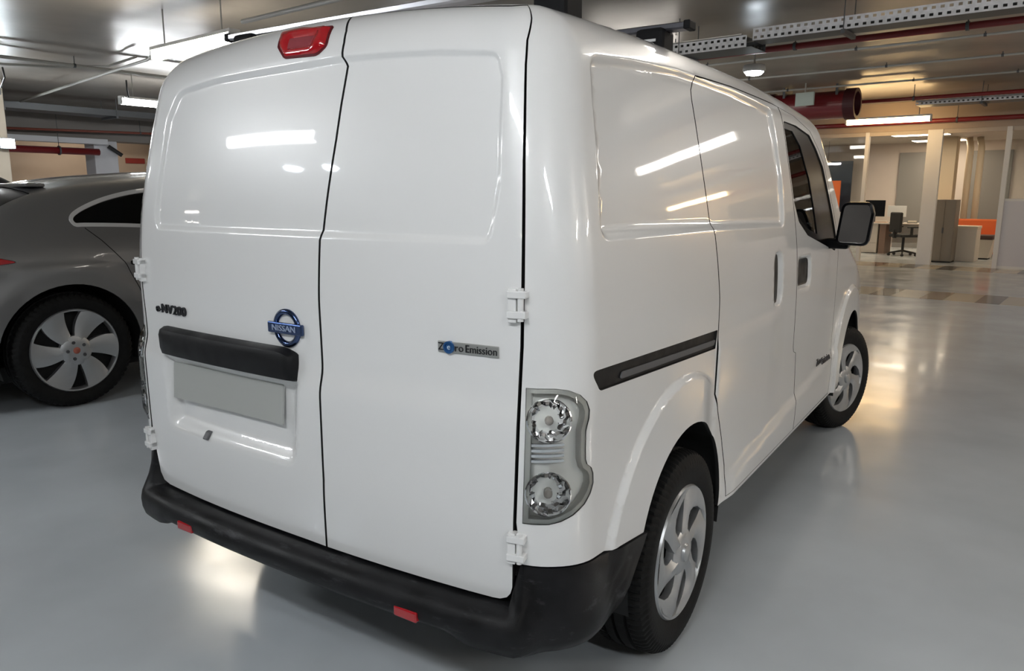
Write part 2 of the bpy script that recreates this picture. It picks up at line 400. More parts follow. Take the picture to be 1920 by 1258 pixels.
# ---------------------------------------------------------------- the van
def softp(x, k): return k*np.logaddexp(0, x/k)
def smoother(x, a, b):
    t = np.clip((x-a)/(b-a), 0, 1); return t*t*t*(t*(6*t-15)+10)
def WZ(z): return .8485-.175*softp(z-1.16, .09)-.25*softp(.33-z, .02)
WY = pchip([-.3, .15, .8, 1.5, 2.8, 3.6, 4.0, 4.6], [.985, .99, .998, 1., 1., .985, .95, .84])
def PR(z): return .0115+.21*softp(z-1.32, .10)+.004*smoother(1.16-z, 0, .2)-.0135*(1-smoother(z, .855, .955))+.085*softp(.61-z, .02)
HY = pchip([-.2, .1, .4, 1.0, 1.6, 2.2, 2.6, 5], [1.818, 1.836, 1.852, 1.866, 1.866, 1.850, 1.825, 1.7])
def van_F(X):
    x = np.abs(X[..., 0]); y = X[..., 1]; z = X[..., 2]
    side = x-WZ(z)*WY(y)
    rear = PR(z)+.040*(np.minimum(x, .9)/.72)**2.4-y
    nose = y-(4.36-.10*x*x-.10*np.maximum(z-.75, 0)-.05*np.maximum(.45-z, 0))
    a = math.radians(20); hood = (z-1.10)*math.cos(a)+(y-3.75)*math.sin(a)+.10*x*x
    a = math.radians(47); wind = (z-1.12)*math.cos(a)+(y-3.50+.25*x*x)*math.sin(a)
    roof = z-HY(y)+.045*(x/.72)**2
    f = rnd(rnd(side, rear, .125), nose, .20)
    return rnd(f, rnd(roof, np.minimum(hood, wind), .10), .115)
SY = .845-.26+.26*math.pi/2-.26            # s of y=0 on the flank
AR, AZ = .352, .365                        # wheel arch radius and height
SR, SF = SY+.765, SY+3.497                 # arch centres in s
REC_REAR = round_poly([(-.615, 1.278), (.650, 1.278), (.673, 1.40), (.666, 1.66), (.640, 1.744), (.45, 1.757), (.16, 1.760), (-.05, 1.752), (-.35, 1.746), (-.535, 1.730), (-.585, 1.60), (-.628, 1.32)],
                      [.03, .035, 0, .0, .05, 0, 0, 0, 0, .07, 0, 0])
REC_SIDE = round_poly([(.972, 1.282), (1.75, 1.278), (2.585, 1.262), (2.615, 1.46), (2.560, 1.762), (2.10, 1.790), (1.591, 1.790), (1.25, 1.765), (1.030, 1.738), (1.005, 1.484)],
                      [.04, 0, .05, 0, .05, 0, 0, 0, .05, 0])
REC_PLATE = round_poly([(-.585, .645), (.030, .640), (.055, .90), (-.60, .90)], [.05, .05, .02, .02])
CUP_SLIDE = round_poly([(2.415, .955), (2.545, .955), (2.545, 1.165), (2.415, 1.165)], .06)
CUP_FRONT = round_poly([(2.80, .985), (3.05, .98), (3.05, 1.118), (2.80, 1.122)], .045)
def van_disp(s, v):
    d = np.zeros(len(s)); q = np.stack([s, v], -1); a = np.abs(s); qa = np.stack([a, v], -1)
    m = (a < .72) & (v > 1.2)
    if m.any(): d[m] -= .0095*sstep(sdf(q[m], REC_REAR), -.008, .016)
    m = (a < .72) & (v < .95) & (v > .58)
    if m.any():
        dd = sdf(q[m], REC_PLATE); d[m] -= .030*sstep(dd, -.004, .05)*sstep(v[m], .63, .70)
    m = (a > .9) & (a < 2.72) & (v > 1.2)
    if m.any(): d[m] -= .0125*sstep(sdf(qa[m], REC_SIDE), -.008, .024)
    for P in (CUP_SLIDE, CUP_FRONT):
        m = (a > P[:, 0].min()-.05) & (a < P[:, 0].max()+.05) & (v > .9) & (v < 1.25)
        if m.any(): d[m] -= .018*sstep(sdf(qa[m], P), -.006, .016)
    for c, y1 in ((SR, 1.72), (SF, 9)):
        m = (a > c-.62) & (a < c+.62) & (v < 1.0)
        if m.any():
            r = np.hypot(a[m]-c, v[m]-AZ); cs = (a[m]-c)/np.maximum(r, 1e-6)
            ro = .505-.035*cs
            d[m] += .017*(1-sstep(r, ro-.018, ro+.004))*(1-sstep(a[m], y1-.13, y1+.02))
    m = (a > 1.72) & (a < 3.75) & (v < 1.0)        # sill swelling and the line behind the rail
    if m.any():
        zl = np.interp(a[m], [1.95, 3.7], [.41, .555]); d[m] += .011*(1-sstep(v[m], zl-.02, zl+.03))*sstep(a[m], 1.86, 2.0)
        d[m] += .007*(1-sstep(v[m], .905, .945))*(1-sstep(a[m], 2.35, 2.62))*sstep(a[m], 1.74, 1.76)*sstep(v[m], .45, .8)
    return d
VS = Skin(van_F, .845, .26, 4.42, .45, 1.60, .25, van_disp); VS.zlow = .7
def edge_curve():
    ss = np.linspace(.0, VS.S4, 260); vv = np.linspace(.80, 1.93, 170); out = []
    for s in ss:
        P = VS.raw(np.full(len(vv), s), vv); nz = VS.grad(P)[:, 2]; k = np.where(nz > .80)[0]
        out.append(vv[k[0]] if len(k) else 1.93)
    out = np.array(out); out[ss < 1.0] = 1.946
    m = (ss > 1.0) & (ss < 1.25); out[m] = np.maximum(out[m], 1.946-(ss[m]-1.0)*.2)
    k = 9; pad = np.concatenate([np.full(k//2, out[0]), out, np.full(k//2, out[-1])]); sm = np.convolve(pad, np.ones(k)/k, 'valid')
    sm[ss < .95] = 1.946
    return np.stack([ss, sm], -1)
VB = edge_curve()
SEAM = np.array([(.106, 1.935), (.120, 1.905), (.150, 1.845), (.161, 1.804), (.164, 1.762), (.178, 1.735), (.164, 1.517), (.138, 1.268), (.133, 1.119), (.133, 1.009), (.134, .925), (.134, .636), (.119, .437)])
DEDGE = np.array([(.721, .50), (.723, .647), (.730, .875), (.738, 1.055), (.740, 1.229), (.742, 1.454), (.749, 1.691), (.756, 1.77), (.786, 1.854), (.80, 1.935)])
LAMP = np.array([(.741, .647), (.798, .646), (.825, .651), (.855, .662), (.886, .681), (.906, .702), (.917, .724), (.915, .748), (.906, .765), (.892, .776), (.887, .789), (.886, .817), (.886, .856), (.890, .869), (.896, .884), (.898, .903), (.890, .924), (.871, .942), (.843, .955), (.810, .961), (.748, .961)])
RAIL = round_poly([(.938, .938), (1.732, .905), (1.748, .963), (.90, .990)], [.025, .004, .004, .025])
HOLE = np.array([(1.915, .348), (1.885, .47), (1.828, .587), (1.768, .69), (1.741, .754), (1.745, .92), (1.752, .96), (1.757, 1.061), (1.731, 1.279), (1.709, 1.503), (1.690, 1.70), (1.692, 1.735), (1.734, 1.794),
                 (2.09, 1.806), (2.60, 1.800), (2.95, 1.775), (3.22, 1.712), (3.45, 1.545), (3.66, 1.18), (3.68, 1.08), (3.66, .70), (3.62, .348)])
SPLIT = np.array([(2.700, 1.797), (2.722, 1.70), (2.760, 1.35), (2.775, 1.15), (2.785, .95), (2.786, .735), (2.80, .712), (2.842, .70), (2.870, .477), (2.853, .350)])
WINDOW = round_poly([(2.730, 1.722), (2.776, 1.353), (2.83, 1.272), (2.982, 1.208), (3.590, 1.105), (3.635, 1.15), (3.43, 1.52), (3.20, 1.684), (2.95, 1.718)], [.02, 0, .05, .05, .03, .03, .03, .05, 0])
van = empty('cargo_van', (0, 0, 0))
tag(van, 'white cargo van with twin rear doors, black bumper and sliding side door', 'van')
def shift(P, dx): P = np.array(P, float); P[:, 0] += dx; return P
def make_van():
    g = .0036
    # rear doors
    bot = .438
    left = np.concatenate([[( -.721+.004, .47), (-.700, .445), (-.66, bot)], [(-.3, bot), (.05, bot), SEAM[-1]+(-g, 0)], shift(SEAM[:-1], -g)[::-1],
                           (DEDGE*[-1, 1]+(g, 0))[::-1]])
    fr = [dense(offset_poly(REC_REAR, o), .011) for o in (-.016, -.008, 0, .008)]
    fp = [dense(offset_poly(REC_PLATE, o), .012) for o in (-.045, -.03, -.015, 0)]
    dl = skin_panel('rear_door', VS, left, PAINT, van, seal=True, step=.016, feats=fr+fp)
    right = np.concatenate([[SEAM[-1]+(g, 0), (.40, bot), (.66, bot), (.683, .440), (.702, .448), (.712, .460), (.717, .478)], DEDGE-(g, 0), shift(SEAM[:-1], g)])
    dr = skin_panel('rear_door', VS, right, PAINT, van, seal=True, step=.016, feats=fr)
    # body flanks with the doors, lamp, rail and arches cut out
    h2 = offset_poly(HOLE, .0)
    arcF = arc_pts(SF, AZ, AR, math.asin(-.065/AR), math.pi+math.asin(.03/AR), 34)
    arcR = arc_pts(SR, AZ, AR, math.asin(-.03/AR), math.pi-math.asin(.14/AR), 30)
    B = VB[(VB[:, 0] > .83)]
    body = np.concatenate([[(.733, .545), (.733, .60)], DEDGE[1:]+(.0045, 0), [(.815, 1.946)], B, [(VS.S4, .30)], arcF, arcR, [(1.034, .523), (.813, .541)]])
    ff = [dense(offset_poly(REC_SIDE, o), .012) for o in (-.02, -.010, 0, .008)]
    for c in (SR, SF):
        ff += [np.array([(c+(.505+o-.035*math.cos(t))*math.cos(t), AZ+(.505+o-.035*math.cos(t))*math.sin(t)) for t in np.linspace(-.1, 3.3, 90)]) for o in (-.020, -.014, -.008, -.002, .006)]
    sl_edge = HOLE[:14]; rear_sl = HOLE[1:14]
    sp_up = SPLIT[::-1]
    slide = np.concatenate([[(1.915+g, .350)], HOLE[1:13]+(g*2, 0), [(1.74, 1.789), (2.09, 1.800), (2.60, 1.794)], [(2.692, 1.790)], shift(SPLIT[1:], -g)])
    front = np.concatenate([[(2.706, 1.790)], shift(SPLIT[1:], g), [(3.615, .352)], HOLE[15:21][::-1]+(-.006, -.002)])
    fsl = ff[:4]+[dense(offset_poly(CUP_SLIDE, o), .009) for o in (-.016, -.009, 0, .005)]
    ffr = [dense(offset_poly(CUP_FRONT, o), .009) for o in (-.016, -.009, 0, .005)]
    for mir in (False, True):
        skin_panel('body_side', VS, body, PAINT, van, seal=True, holes=[HOLE, LAMP, RAIL], step=.024, feats=ff, mirror=mir)
        sd = skin_panel('sliding_door', VS, slide, PAINT, van, seal=True, step=.022, feats=fsl, mirror=mir)
        fd = skin_panel('front_door', VS, front, PAINT, van, seal=True, holes=[WINDOW], step=.022, feats=ffr, mirror=mir)
        # seals seen in the shut lines
        skin_ribbon('door_seal', VS, np.concatenate([HOLE, HOLE[:1]]), .05, .016, VOIDM, van, mirror=mir)
        skin_ribbon('door_seal', VS, SPLIT, .05, .016, VOIDM, van, mirror=mir)
        skin_ribbon('door_seal', VS, DEDGE, .05, .016, VOIDM, van, mirror=mir)
        # window
        skin_panel('window_glass', VS, offset_poly(WINDOW, .004), TINT, fd, step=.05, off=-.010, rim=0, mirror=mir)
        inner = offset_poly(WINDOW, -.028)
        skin_panel('window_frame', VS, offset_poly(WINDOW, .001), BLACKG, fd, holes=[np.array([(2.762, 1.685), (2.80, 1.36), (2.85, 1.295), (3.0, 1.24), (3.21, 1.205), (3.13, 1.46), (3.02, 1.60), (2.90, 1.682)])], step=.05, off=-.006, rim=.02, mirror=mir)
        # handles
        skin_panel('door_handle', VS, round_poly([(2.445, .965), (2.515, .965), (2.515, 1.155), (2.445, 1.155)], .032), BLACKP, sd, step=.02, off=.004, rim=.014, mirror=mir)
        skin_panel('door_handle', VS, offset_poly(CUP_FRONT, -.012), BLACKP, fd, step=.02, off=.004, rim=.012, mirror=mir)
        # rail
        r = skin_panel('sliding_door_rail', VS, offset_poly(RAIL, -.002), BLACKP, van, step=.03, off=-.006, rim=.01, mirror=mir)
        skin_panel('rail_groove', VS, round_poly([(1.05, .944), (1.72, .918), (1.735, .933), (1.06, .960)], .006), GREYPL, r, step=.03, off=-.001, rim=.004, mirror=mir)
    skin_ribbon('door_seal', VS, SEAM, .05, .018, VOIDM, van)
    skin_ribbon('door_seal', VS, np.array([(-.80, 1.943), (.80, 1.943)]), .04, .018, VOIDM, van)
    # roof, screen and bonnet
    half = np.concatenate([VB[VB[:, 0] < 1e-6][:1], VB[VB[:, 0] > 1e-6]]); ss = half[:, 0]; P = VS.raw(half[:, 0], half[:, 1])
    out = np.concatenate([P[1:-1, :2], np.array([[0, P[-1, 1]]]), (P[1:-1, :2]*[-1, 1])[::-1], np.array([[0, P[0, 1]]])])
    keep = [0]
    for i in range(1, len(out)):
        if np.linalg.norm(out[i]-out[keep[-1]]) > .012: keep.append(i)
    out = out[keep]
    wy = lambda x: -.25*x*x
    scr = round_poly([(-.60, 2.76), (.60, 2.76), (.69, 3.27), (.45, 3.36), (0, 3.40), (-.45, 3.36), (-.69, 3.27)], [.06, .06, .05, 0, 0, 0, .05])
    scr = dense(scr, .05)
    top_panel('roof_and_bonnet', VS, out, PAINT, van, holes=[scr], step=.045)
    top_panel('windscreen', VS, scr, TINT, van, step=.06, off=-.004)
    return dl, dr
DL, DR = make_van()
# lamps
def tail_lamp(mir):
    sg = -1 if mir else 1
    def mk(fn, *a, **k): return fn(*a, **k)
    hs = skin_panel('tail_lamp', VS, offset_poly(LAMP, -.002), mat('lamp_housing', (.90, .90, .88), .25), van, step=.02, off=-.022, rim=0, mirror=mir)
    hs['label'] = 'clear tail lamp with two round bowls'
    skin_panel('lamp_wall', VS, LAMP, mat('lamp_grey', (.72, .72, .69), .3, metal=.2), hs, holes=[offset_poly(LAMP, -.012)], step=.02, off=-.003, rim=.03, mirror=mir)
    for (cs, cv, r) in ((.800, .890, .051), (.799, .720, .053)):
        p = VS.pos(np.array([cs]), np.array([cv]), -.022, False)[0]; n = VS.grad(p[None])[0]
        n = np.array([n[0]*.5+.15, n[1], n[2]]); n /= np.linalg.norm(n)
        a = np.cross(n, [0, 0, 1]); a /= np.linalg.norm(a); b = np.cross(a, n)
        mb = MB(); seg = 28; V = []; Fc = []; rings = [(1.0, .024), (.95, .026), (.90, .014), (.76, .006), (.62, -.002), (.48, -.008), (.34, -.012), (.2, -.015), (.0, -.016)]
        for ri, (q, h) in enumerate(rings):
            for k in range(seg):
                t = 2*math.pi*k/seg; jit = .0055*((k//2+ri) % 2) if 1 < ri < 8 else 0
                V.append(p+(a*math.cos(t)+b*math.sin(t))*r*q+n*(h+jit))
        for ri in range(len(rings)-1):
            for k in range(seg): Fc.append((ri*seg+k, ri*seg+(k+1) % seg, (ri+1)*seg+(k+1) % seg, (ri+1)*seg+k))
        V = np.array(V)*[sg, 1, 1]
        meshobj('lamp_reflector', V, Fc, mat('lamp_mirror', (.82, .82, .84), .10, metal=1.), hs)
        bulb = MB(); c0 = p+n*.004
        bulb.tube([c0, c0+n*.020, c0+n*.026], [.010, .010, .004], 10)
        bulb.V = [(x*sg, y, z) for x, y, z in bulb.V]
        bulb.build('bulb', mat('bulb', (.55, .50, .46), .1), hs, smooth=True)
    for k in range(4):       # ribbed band between the bowls
        v = .789+k*.0125
        skin_panel('lamp_rib', VS, [(.752, v), (.835, v), (.835, v+.006), (.752, v+.006)], mat('lamp_mirror', (.8, .8, .8), .1, metal=1.), hs, step=.02, off=-.012, rim=.01, mirror=mir)
    # outer lens, slightly domed
    P2, T = fill(dense(LAMP, .012), [], .014); dd = segdist(P2, LAMP); dome = .012*sstep(dd, 0, .04)+.001
    P = VS.raw(P2[:, 0], P2[:, 1]); n = VS.grad(P); P = (P+n*dome[:, None])*[sg, 1, 1]
    T = [tuple(t) if not mir else tuple(t)[::-1] for t in T]
    meshobj('lens', P, T, CLEAR, hs, smooth=True)
    return hs
tail_lamp(False); tail_lamp(True)
# bumper
def bumper():
    ss = np.linspace(-1.21, 1.21, 170)
    A = [(-.04, .429), (0., .429), (.026, .427), (.046, .418), (.058, .402), (.062, .385), (.060, .368), (.052, .354), (.035, .348), (0., .347), (-.06, .347)]
    B = [(-.02, .540), (.002, .538), (.006, .52), (.010, .48), (.016, .44), (.020, .41), (.021, .385), (.017, .355), (.006, .330), (-.02, .318), (-.08, .318)]
    n = len(A); V = []; 
    for s in ss:
        a = abs(s); t = float(sstep(np.array([a]), .712, .80)[0]); lowf = float(sstep(np.array([a]), .54, .63)[0])
        zb = np.interp(a, [.73, .813, 1.034, 1.21], [.541, .537, .519, .500])
        pts = []
        for i in range(n):
            t = float(sstep(np.array([a]), .715, (.738, .738, .757, .778)[i] if i < 4 else .80)[0])
            d = A[i][0]*(1-t)+B[i][0]*t; za = A[i][1]-(.026*lowf*sstep(np.array([.385-A[i][1]]), 0, .04)[0]); z = za*(1-t)+B[i][1]*t
            if i < 2: z = z*(1-t)+zb*t if t > 0 else z
            z = min(z, zb if t > .5 else z)
            smax = np.interp(z, [.315, .36, .42, .50, .55], [.95, .99, 1.07, 1.19, 1.21])
            s2 = s if a <= .85 else math.copysign(.85+(a-.85)*(smax-.85)/.36, s)
            fl = .016*float(sstep(np.array([abs(s2)]), 1.00, 1.035)[0])
            pts.append((s2, d+fl, z))
        V.append(pts)
    V = np.array(V); sh = V.shape[:2]; fl = V.reshape(-1, 3)
    base = VS.raw(fl[:, 0], np.full(len(fl), .5)); x, y, nx, ny = VS.Q(fl[:, 0])
    P = base+np.stack([nx, ny, 0*nx], -1)*fl[:, 1:2]; P[:, 2] = fl[:, 2]
    Fc = [(i*n+j, (i+1)*n+j, (i+1)*n+j+1, i*n+j+1) for i in range(sh[0]-1) for j in range(n-1)]
    o = meshobj('rear_bumper', P, [f[::-1] for f in Fc], BLACKS, van, smooth=True); o.data.set_sharp_from_angle(angle=math.radians(50))
    for sg in (-1, 1):
        c = VS.raw(np.array([sg*.447]), np.array([.5]))[0]+np.array([0, -.0595, 0]); 
        rf = MB().box((c[0]-.036, c[1]-.006, .358), (c[0]+.036, c[1]+.03, .384), .003).build('reflector', REDLENS, o)
        rf['label'] = 'red rear reflector'
bumper()
# rear door furniture
def rear_furniture():
    # handle bar
    sec = [(-.045, .977), (.012, .978), (.030, .970), (.036, .955), (.034, .915), (.028, .895), (.010, .889), (-.045, .889)]
    ss = np.concatenate([[-.586, -.582, -.574], np.linspace(-.55, .015, 24), [.030, .040, .045]]); V = []; n = len(sec)
    for i, s in enumerate(ss):
        k = 1. if 2 < i < len(ss)-3 else (.55, .85, .97)[i] if i < 3 else (.97, .8, .45)[i-len(ss)+3]
        slope = .012*max(0, (s-.0)/.045) if s > 0 else 0
        for d, z in sec: V.append((s, d*k if d > 0 else d, .933+(z-.933)*(.86+.14*k)-slope*(z > .95)))
    V = np.array(V); P = VS.raw(V[:, 0], np.full(len(V), .96)); P[:, 1] -= V[:, 1]; P[:, 2] = V[:, 2]
    Fc = [(i*n+j, (i+1)*n+j, (i+1)*n+(j+1) % n, i*n+(j+1) % n) for i in range(len(ss)-1) for j in range(n)]+[tuple(range(n)), tuple(range((len(ss)-1)*n, len(ss)*n))[::-1]]
    o = meshobj('door_handle_bar', P, [f[::-1] for f in Fc], BLACKP, DL, smooth=True); o.data.set_sharp_from_angle(angle=math.radians(38))
    # number plate
    px0, px1, pz0, pz1 = -.545, -.030, .757, .868; yb = lambda z: .024+.08*(z-.757)
    mb = MB(); y0 = lambda x, z: yb(z)+.010*(abs(x)/.55)
    V = []; 
    for dy in (0, .006):
        for x, z in ((px0, pz0), (px1, pz0), (px1, pz1), (px0, pz1)): V.append((x, y0(x, z)-.012+dy, z))
    mb.add(V, [(0, 1, 2, 3), (7, 6, 5, 4), (0, 4, 5, 1), (1, 5, 6, 2), (2, 6, 7, 3), (3, 7, 4, 0)])
    pl = mb.build('licence_plate', mat('plate_blank', (.42, .43, .41), .35), DL); pl['label'] = 'blank grey licence plate'
    # brake lamp
    BL = round_poly([(-.046, 1.780), (.075, 1.776), (.101, 1.800), (.086, 1.872), (-.02, 1.882), (-.108, 1.880), (-.085, 1.82)], [.02, .03, .02, .008, 0, .008, .02])
    P2, T = fill(dense(BL, .008), [], .010); dd = segdist(P2, BL)
    inner = round_poly([(-.045, 1.795), (.055, 1.793), (.058, 1.843), (-.055, 1.846)], .012)
    dep = .014*sstep(dd, 0, .012)-.010*sstep(sdf(P2, inner), -.004, .006)
    P = VS.raw(P2[:, 0], P2[:, 1]); P = P+VS.grad(P)*dep[:, None]
    b = meshobj('brake_light', P, [tuple(t) for t in T], REDLENS, DL, smooth=True); b['label'] = 'red high-level brake light'
    skin_panel('brake_light_frame', VS, offset_poly(BL, .004), mat('dark_red', (.10, .004, .008), .3), DL, holes=[offset_poly(BL, -.003)], step=.02, off=.003, rim=.006)
    skin_panel('brake_light_window', VS, offset_poly(inner, -.008), mat('red_mirror', (.50, .10, .12), .15, metal=.5), DL, step=.02, off=.008, rim=.003)
    # emblem: ring and bar
    blue = mat('blue_chrome', (.05, .085, .20), .2, metal=1., coat=.6)
    R1, R2 = .052, .036; n = 44; V = []; Fc = []
    for k in range(n):
        t = 2*math.pi*k/n; c, s = math.cos(t), math.sin(t)
        for r, h in ((R1, 0), (R1, .005), ((R1+R2)/2, .010), (R2, .005), (R2, 0)): V.append((r*c, r*s, h))
    for k in range(n):
        for j in range(4): Fc.append((k*5+j, ((k+1) % n)*5+j, ((k+1) % n)*5+j+1, k*5+j+1))
    e = skin_decal('emblem_ring', VS, V, Fc, .008, 1.031, 0., blue, DL); e.data.polygons.foreach_set('use_smooth', [True]*len(Fc))
    mb = MB().box((-.066, -.015, .002), (.066, .015, .013), .003)
    skin_decal('emblem_bar', VS, mb.V, mb.F, .008, 1.031, 0., blue, DL)
    V, Fc = text_mesh('NISSAN', .022, .0012); V = V*[1.25, 1, 1]
    skin_decal('emblem_lettering', VS, V, Fc, .008, 1.031, .0145, mat('pale_blue_print', (.30, .36, .50), .3), DL)
    V, Fc = text_mesh('e-NV200', .040, .003)
    V = V*[.185/(V[:, 0].max()-V[:, 0].min()), 1, 1]
    skin_decal('model_lettering', VS, V, Fc, -.549, 1.030, .003, mat('dark_chrome', (.05, .05, .055), .22, metal=.8), DL)
    # zero emission badge
    zs, zv = .594, 1.036
    mb = MB().box((-.087, -.013, 0), (.087, .013, .005), .002)
    skin_decal('badge', VS, mb.V, mb.F, zs, zv, 0., mat('badge_silver', (.50, .50, .48), .3, metal=.7), DR)
    for tx, ds, wd in (('Z', -.077, .016), ('ro', -.028, .022), ('Emission', .036, .094)):
        V, Fc = text_mesh(tx, .025, .001); V = V*[wd/(V[:, 0].max()-V[:, 0].min()), 1, 1]; V[:, 0] -= (V[:, 0].max()+V[:, 0].min())/2
        skin_decal('badge_lettering', VS, V, Fc, zs+ds, zv, .0055, mat('dark_print', (.01, .01, .012), .4), DR)
    V = []; Fc = []; n = 28
    for k in range(n):
        t = 2*math.pi*k/n
        for r, h in ((.0145, 0), (.0145, .008), (.010, .009), (.009, .006)): V.append((r*math.cos(t), r*math.sin(t), h))
    V.append((0, 0, .006))
    for k in range(n):
        q = (k+1) % n
        for j in range(3): Fc.append((k*4+j, q*4+j, q*4+j+1, k*4+j+1))
        Fc.append((k*4+3, q*4+3, 4*n))
    skin_decal('badge_roundel', VS, V, Fc, zs-.0555, zv, 0., mat('badge_blue', (.03, .12, .32), .25, metal=.5), DR)
    V, Fc = text_mesh('e', .019, .0008)
    skin_decal('badge_roundel_letter', VS, V, Fc, zs-.0555, zv+.001, .0068, mat('badge_pale', (.45, .55, .65), .4), DR)
    for tx, ds, wd in (('Zero', -.10, .095), ('Emission', .055, .18)):
        V, Fc = text_mesh(tx, .05, .002); V = V*[wd/(V[:, 0].max()-V[:, 0].min()), 1, 1]
        skin_decal('side_lettering', VS, V, Fc, 3.45+ds, .560-.067*ds, .002, mat('badge_grey', (.06, .06, .065), .4, metal=.5), van)
    # hinges
    for sg in (-1, 1):
        for z in (1.147, .590):
            p = VS.raw(np.array([sg*.733]), np.array([z]))[0]; g = VS.grad(p[None])[0]
            e2 = np.array([-g[1], g[0], 0]); e2 /= np.linalg.norm(e2); e2 *= np.sign(e2[0])*sg     # outward along the panel
            h = MB(); fr = lambda a, b, c: p+e2*a+g*b+np.array([0, 0, c])
            def bx(a0, a1, b0, b1, c0, c1, bev=.002):
                m2 = MB().box((a0, b0, c0), (a1, b1, c1), bev); h.add([fr(*v) for v in m2.V], m2.F if sg < 0 else m2.F)
            bx(-.024, .020, -.006, .020, .014, .030); bx(-.024, .020, -.006, .020, -.030, -.014); bx(-.024, -.004, -.006, .014, -.040, .034)
            h.tube([fr(.006, .012, -.036), fr(.006, .012, .036)], .007, 10)
            ob = h.build('hinge', PAINT, van)
            bm = bmesh.new(); bm.from_mesh(ob.data); bmesh.ops.recalc_face_normals(bm, faces=bm.faces); bm.to_mesh(ob.data); bm.free()
    # small latch bump under the plate
    mb = MB().box((-.012, -.012, 0), (.012, .012, .010), .004)
    skin_decal('plate_light', VS, mb.V, mb.F, -.375, .665, 0., GREYPL, DL)
rear_furniture()
# wheels
VT_ME = tyre_mesh(.311, .198, .19)
HUB = fan_wheel(6, .203, .17, .50, .26, -.55, .006, .010, r_hub=.055, slit=.86)
HUB.lathe([(.010, .030), (.022, .026), (.026, .015), (.027, .0005)], 28)
HUB_ME = HUB.build('wheel_cover', SILVER, None, angle=32); 
BACK_ME = MB().lathe([(-.05, .203), (-.045, .16), (-.04, .05), (-.04, .001)], 40).build('wheel_back', VOIDM, None, smooth=True)
def van_wheel(x, y, sg, steer=0., spin=0.):
    t = link('tyre', VT_ME, None, van); t.location = (x, y, .311); t.rotation_euler = (0, 0, steer+(math.pi if sg < 0 else 0))
    c = link('wheel_cover', HUB_ME.data, None, t); c.location = (.083, 0, 0); c.rotation_euler = (spin, 0, 0)
    b = link('wheel_back', BACK_ME.data, None, t); b.location = (.083, 0, 0)
for (x, y, sg, st, sp) in ((.762, .772, 1, 0, .35), (.762, 3.497, 1, -.30, .9), (-.762, .772, -1, 0, 0), (-.762, 3.497, -1, -.30, .5)): van_wheel(x, y, sg, st, sp)
for o in (HUB_ME, BACK_ME): bpy.data.objects.remove(o)
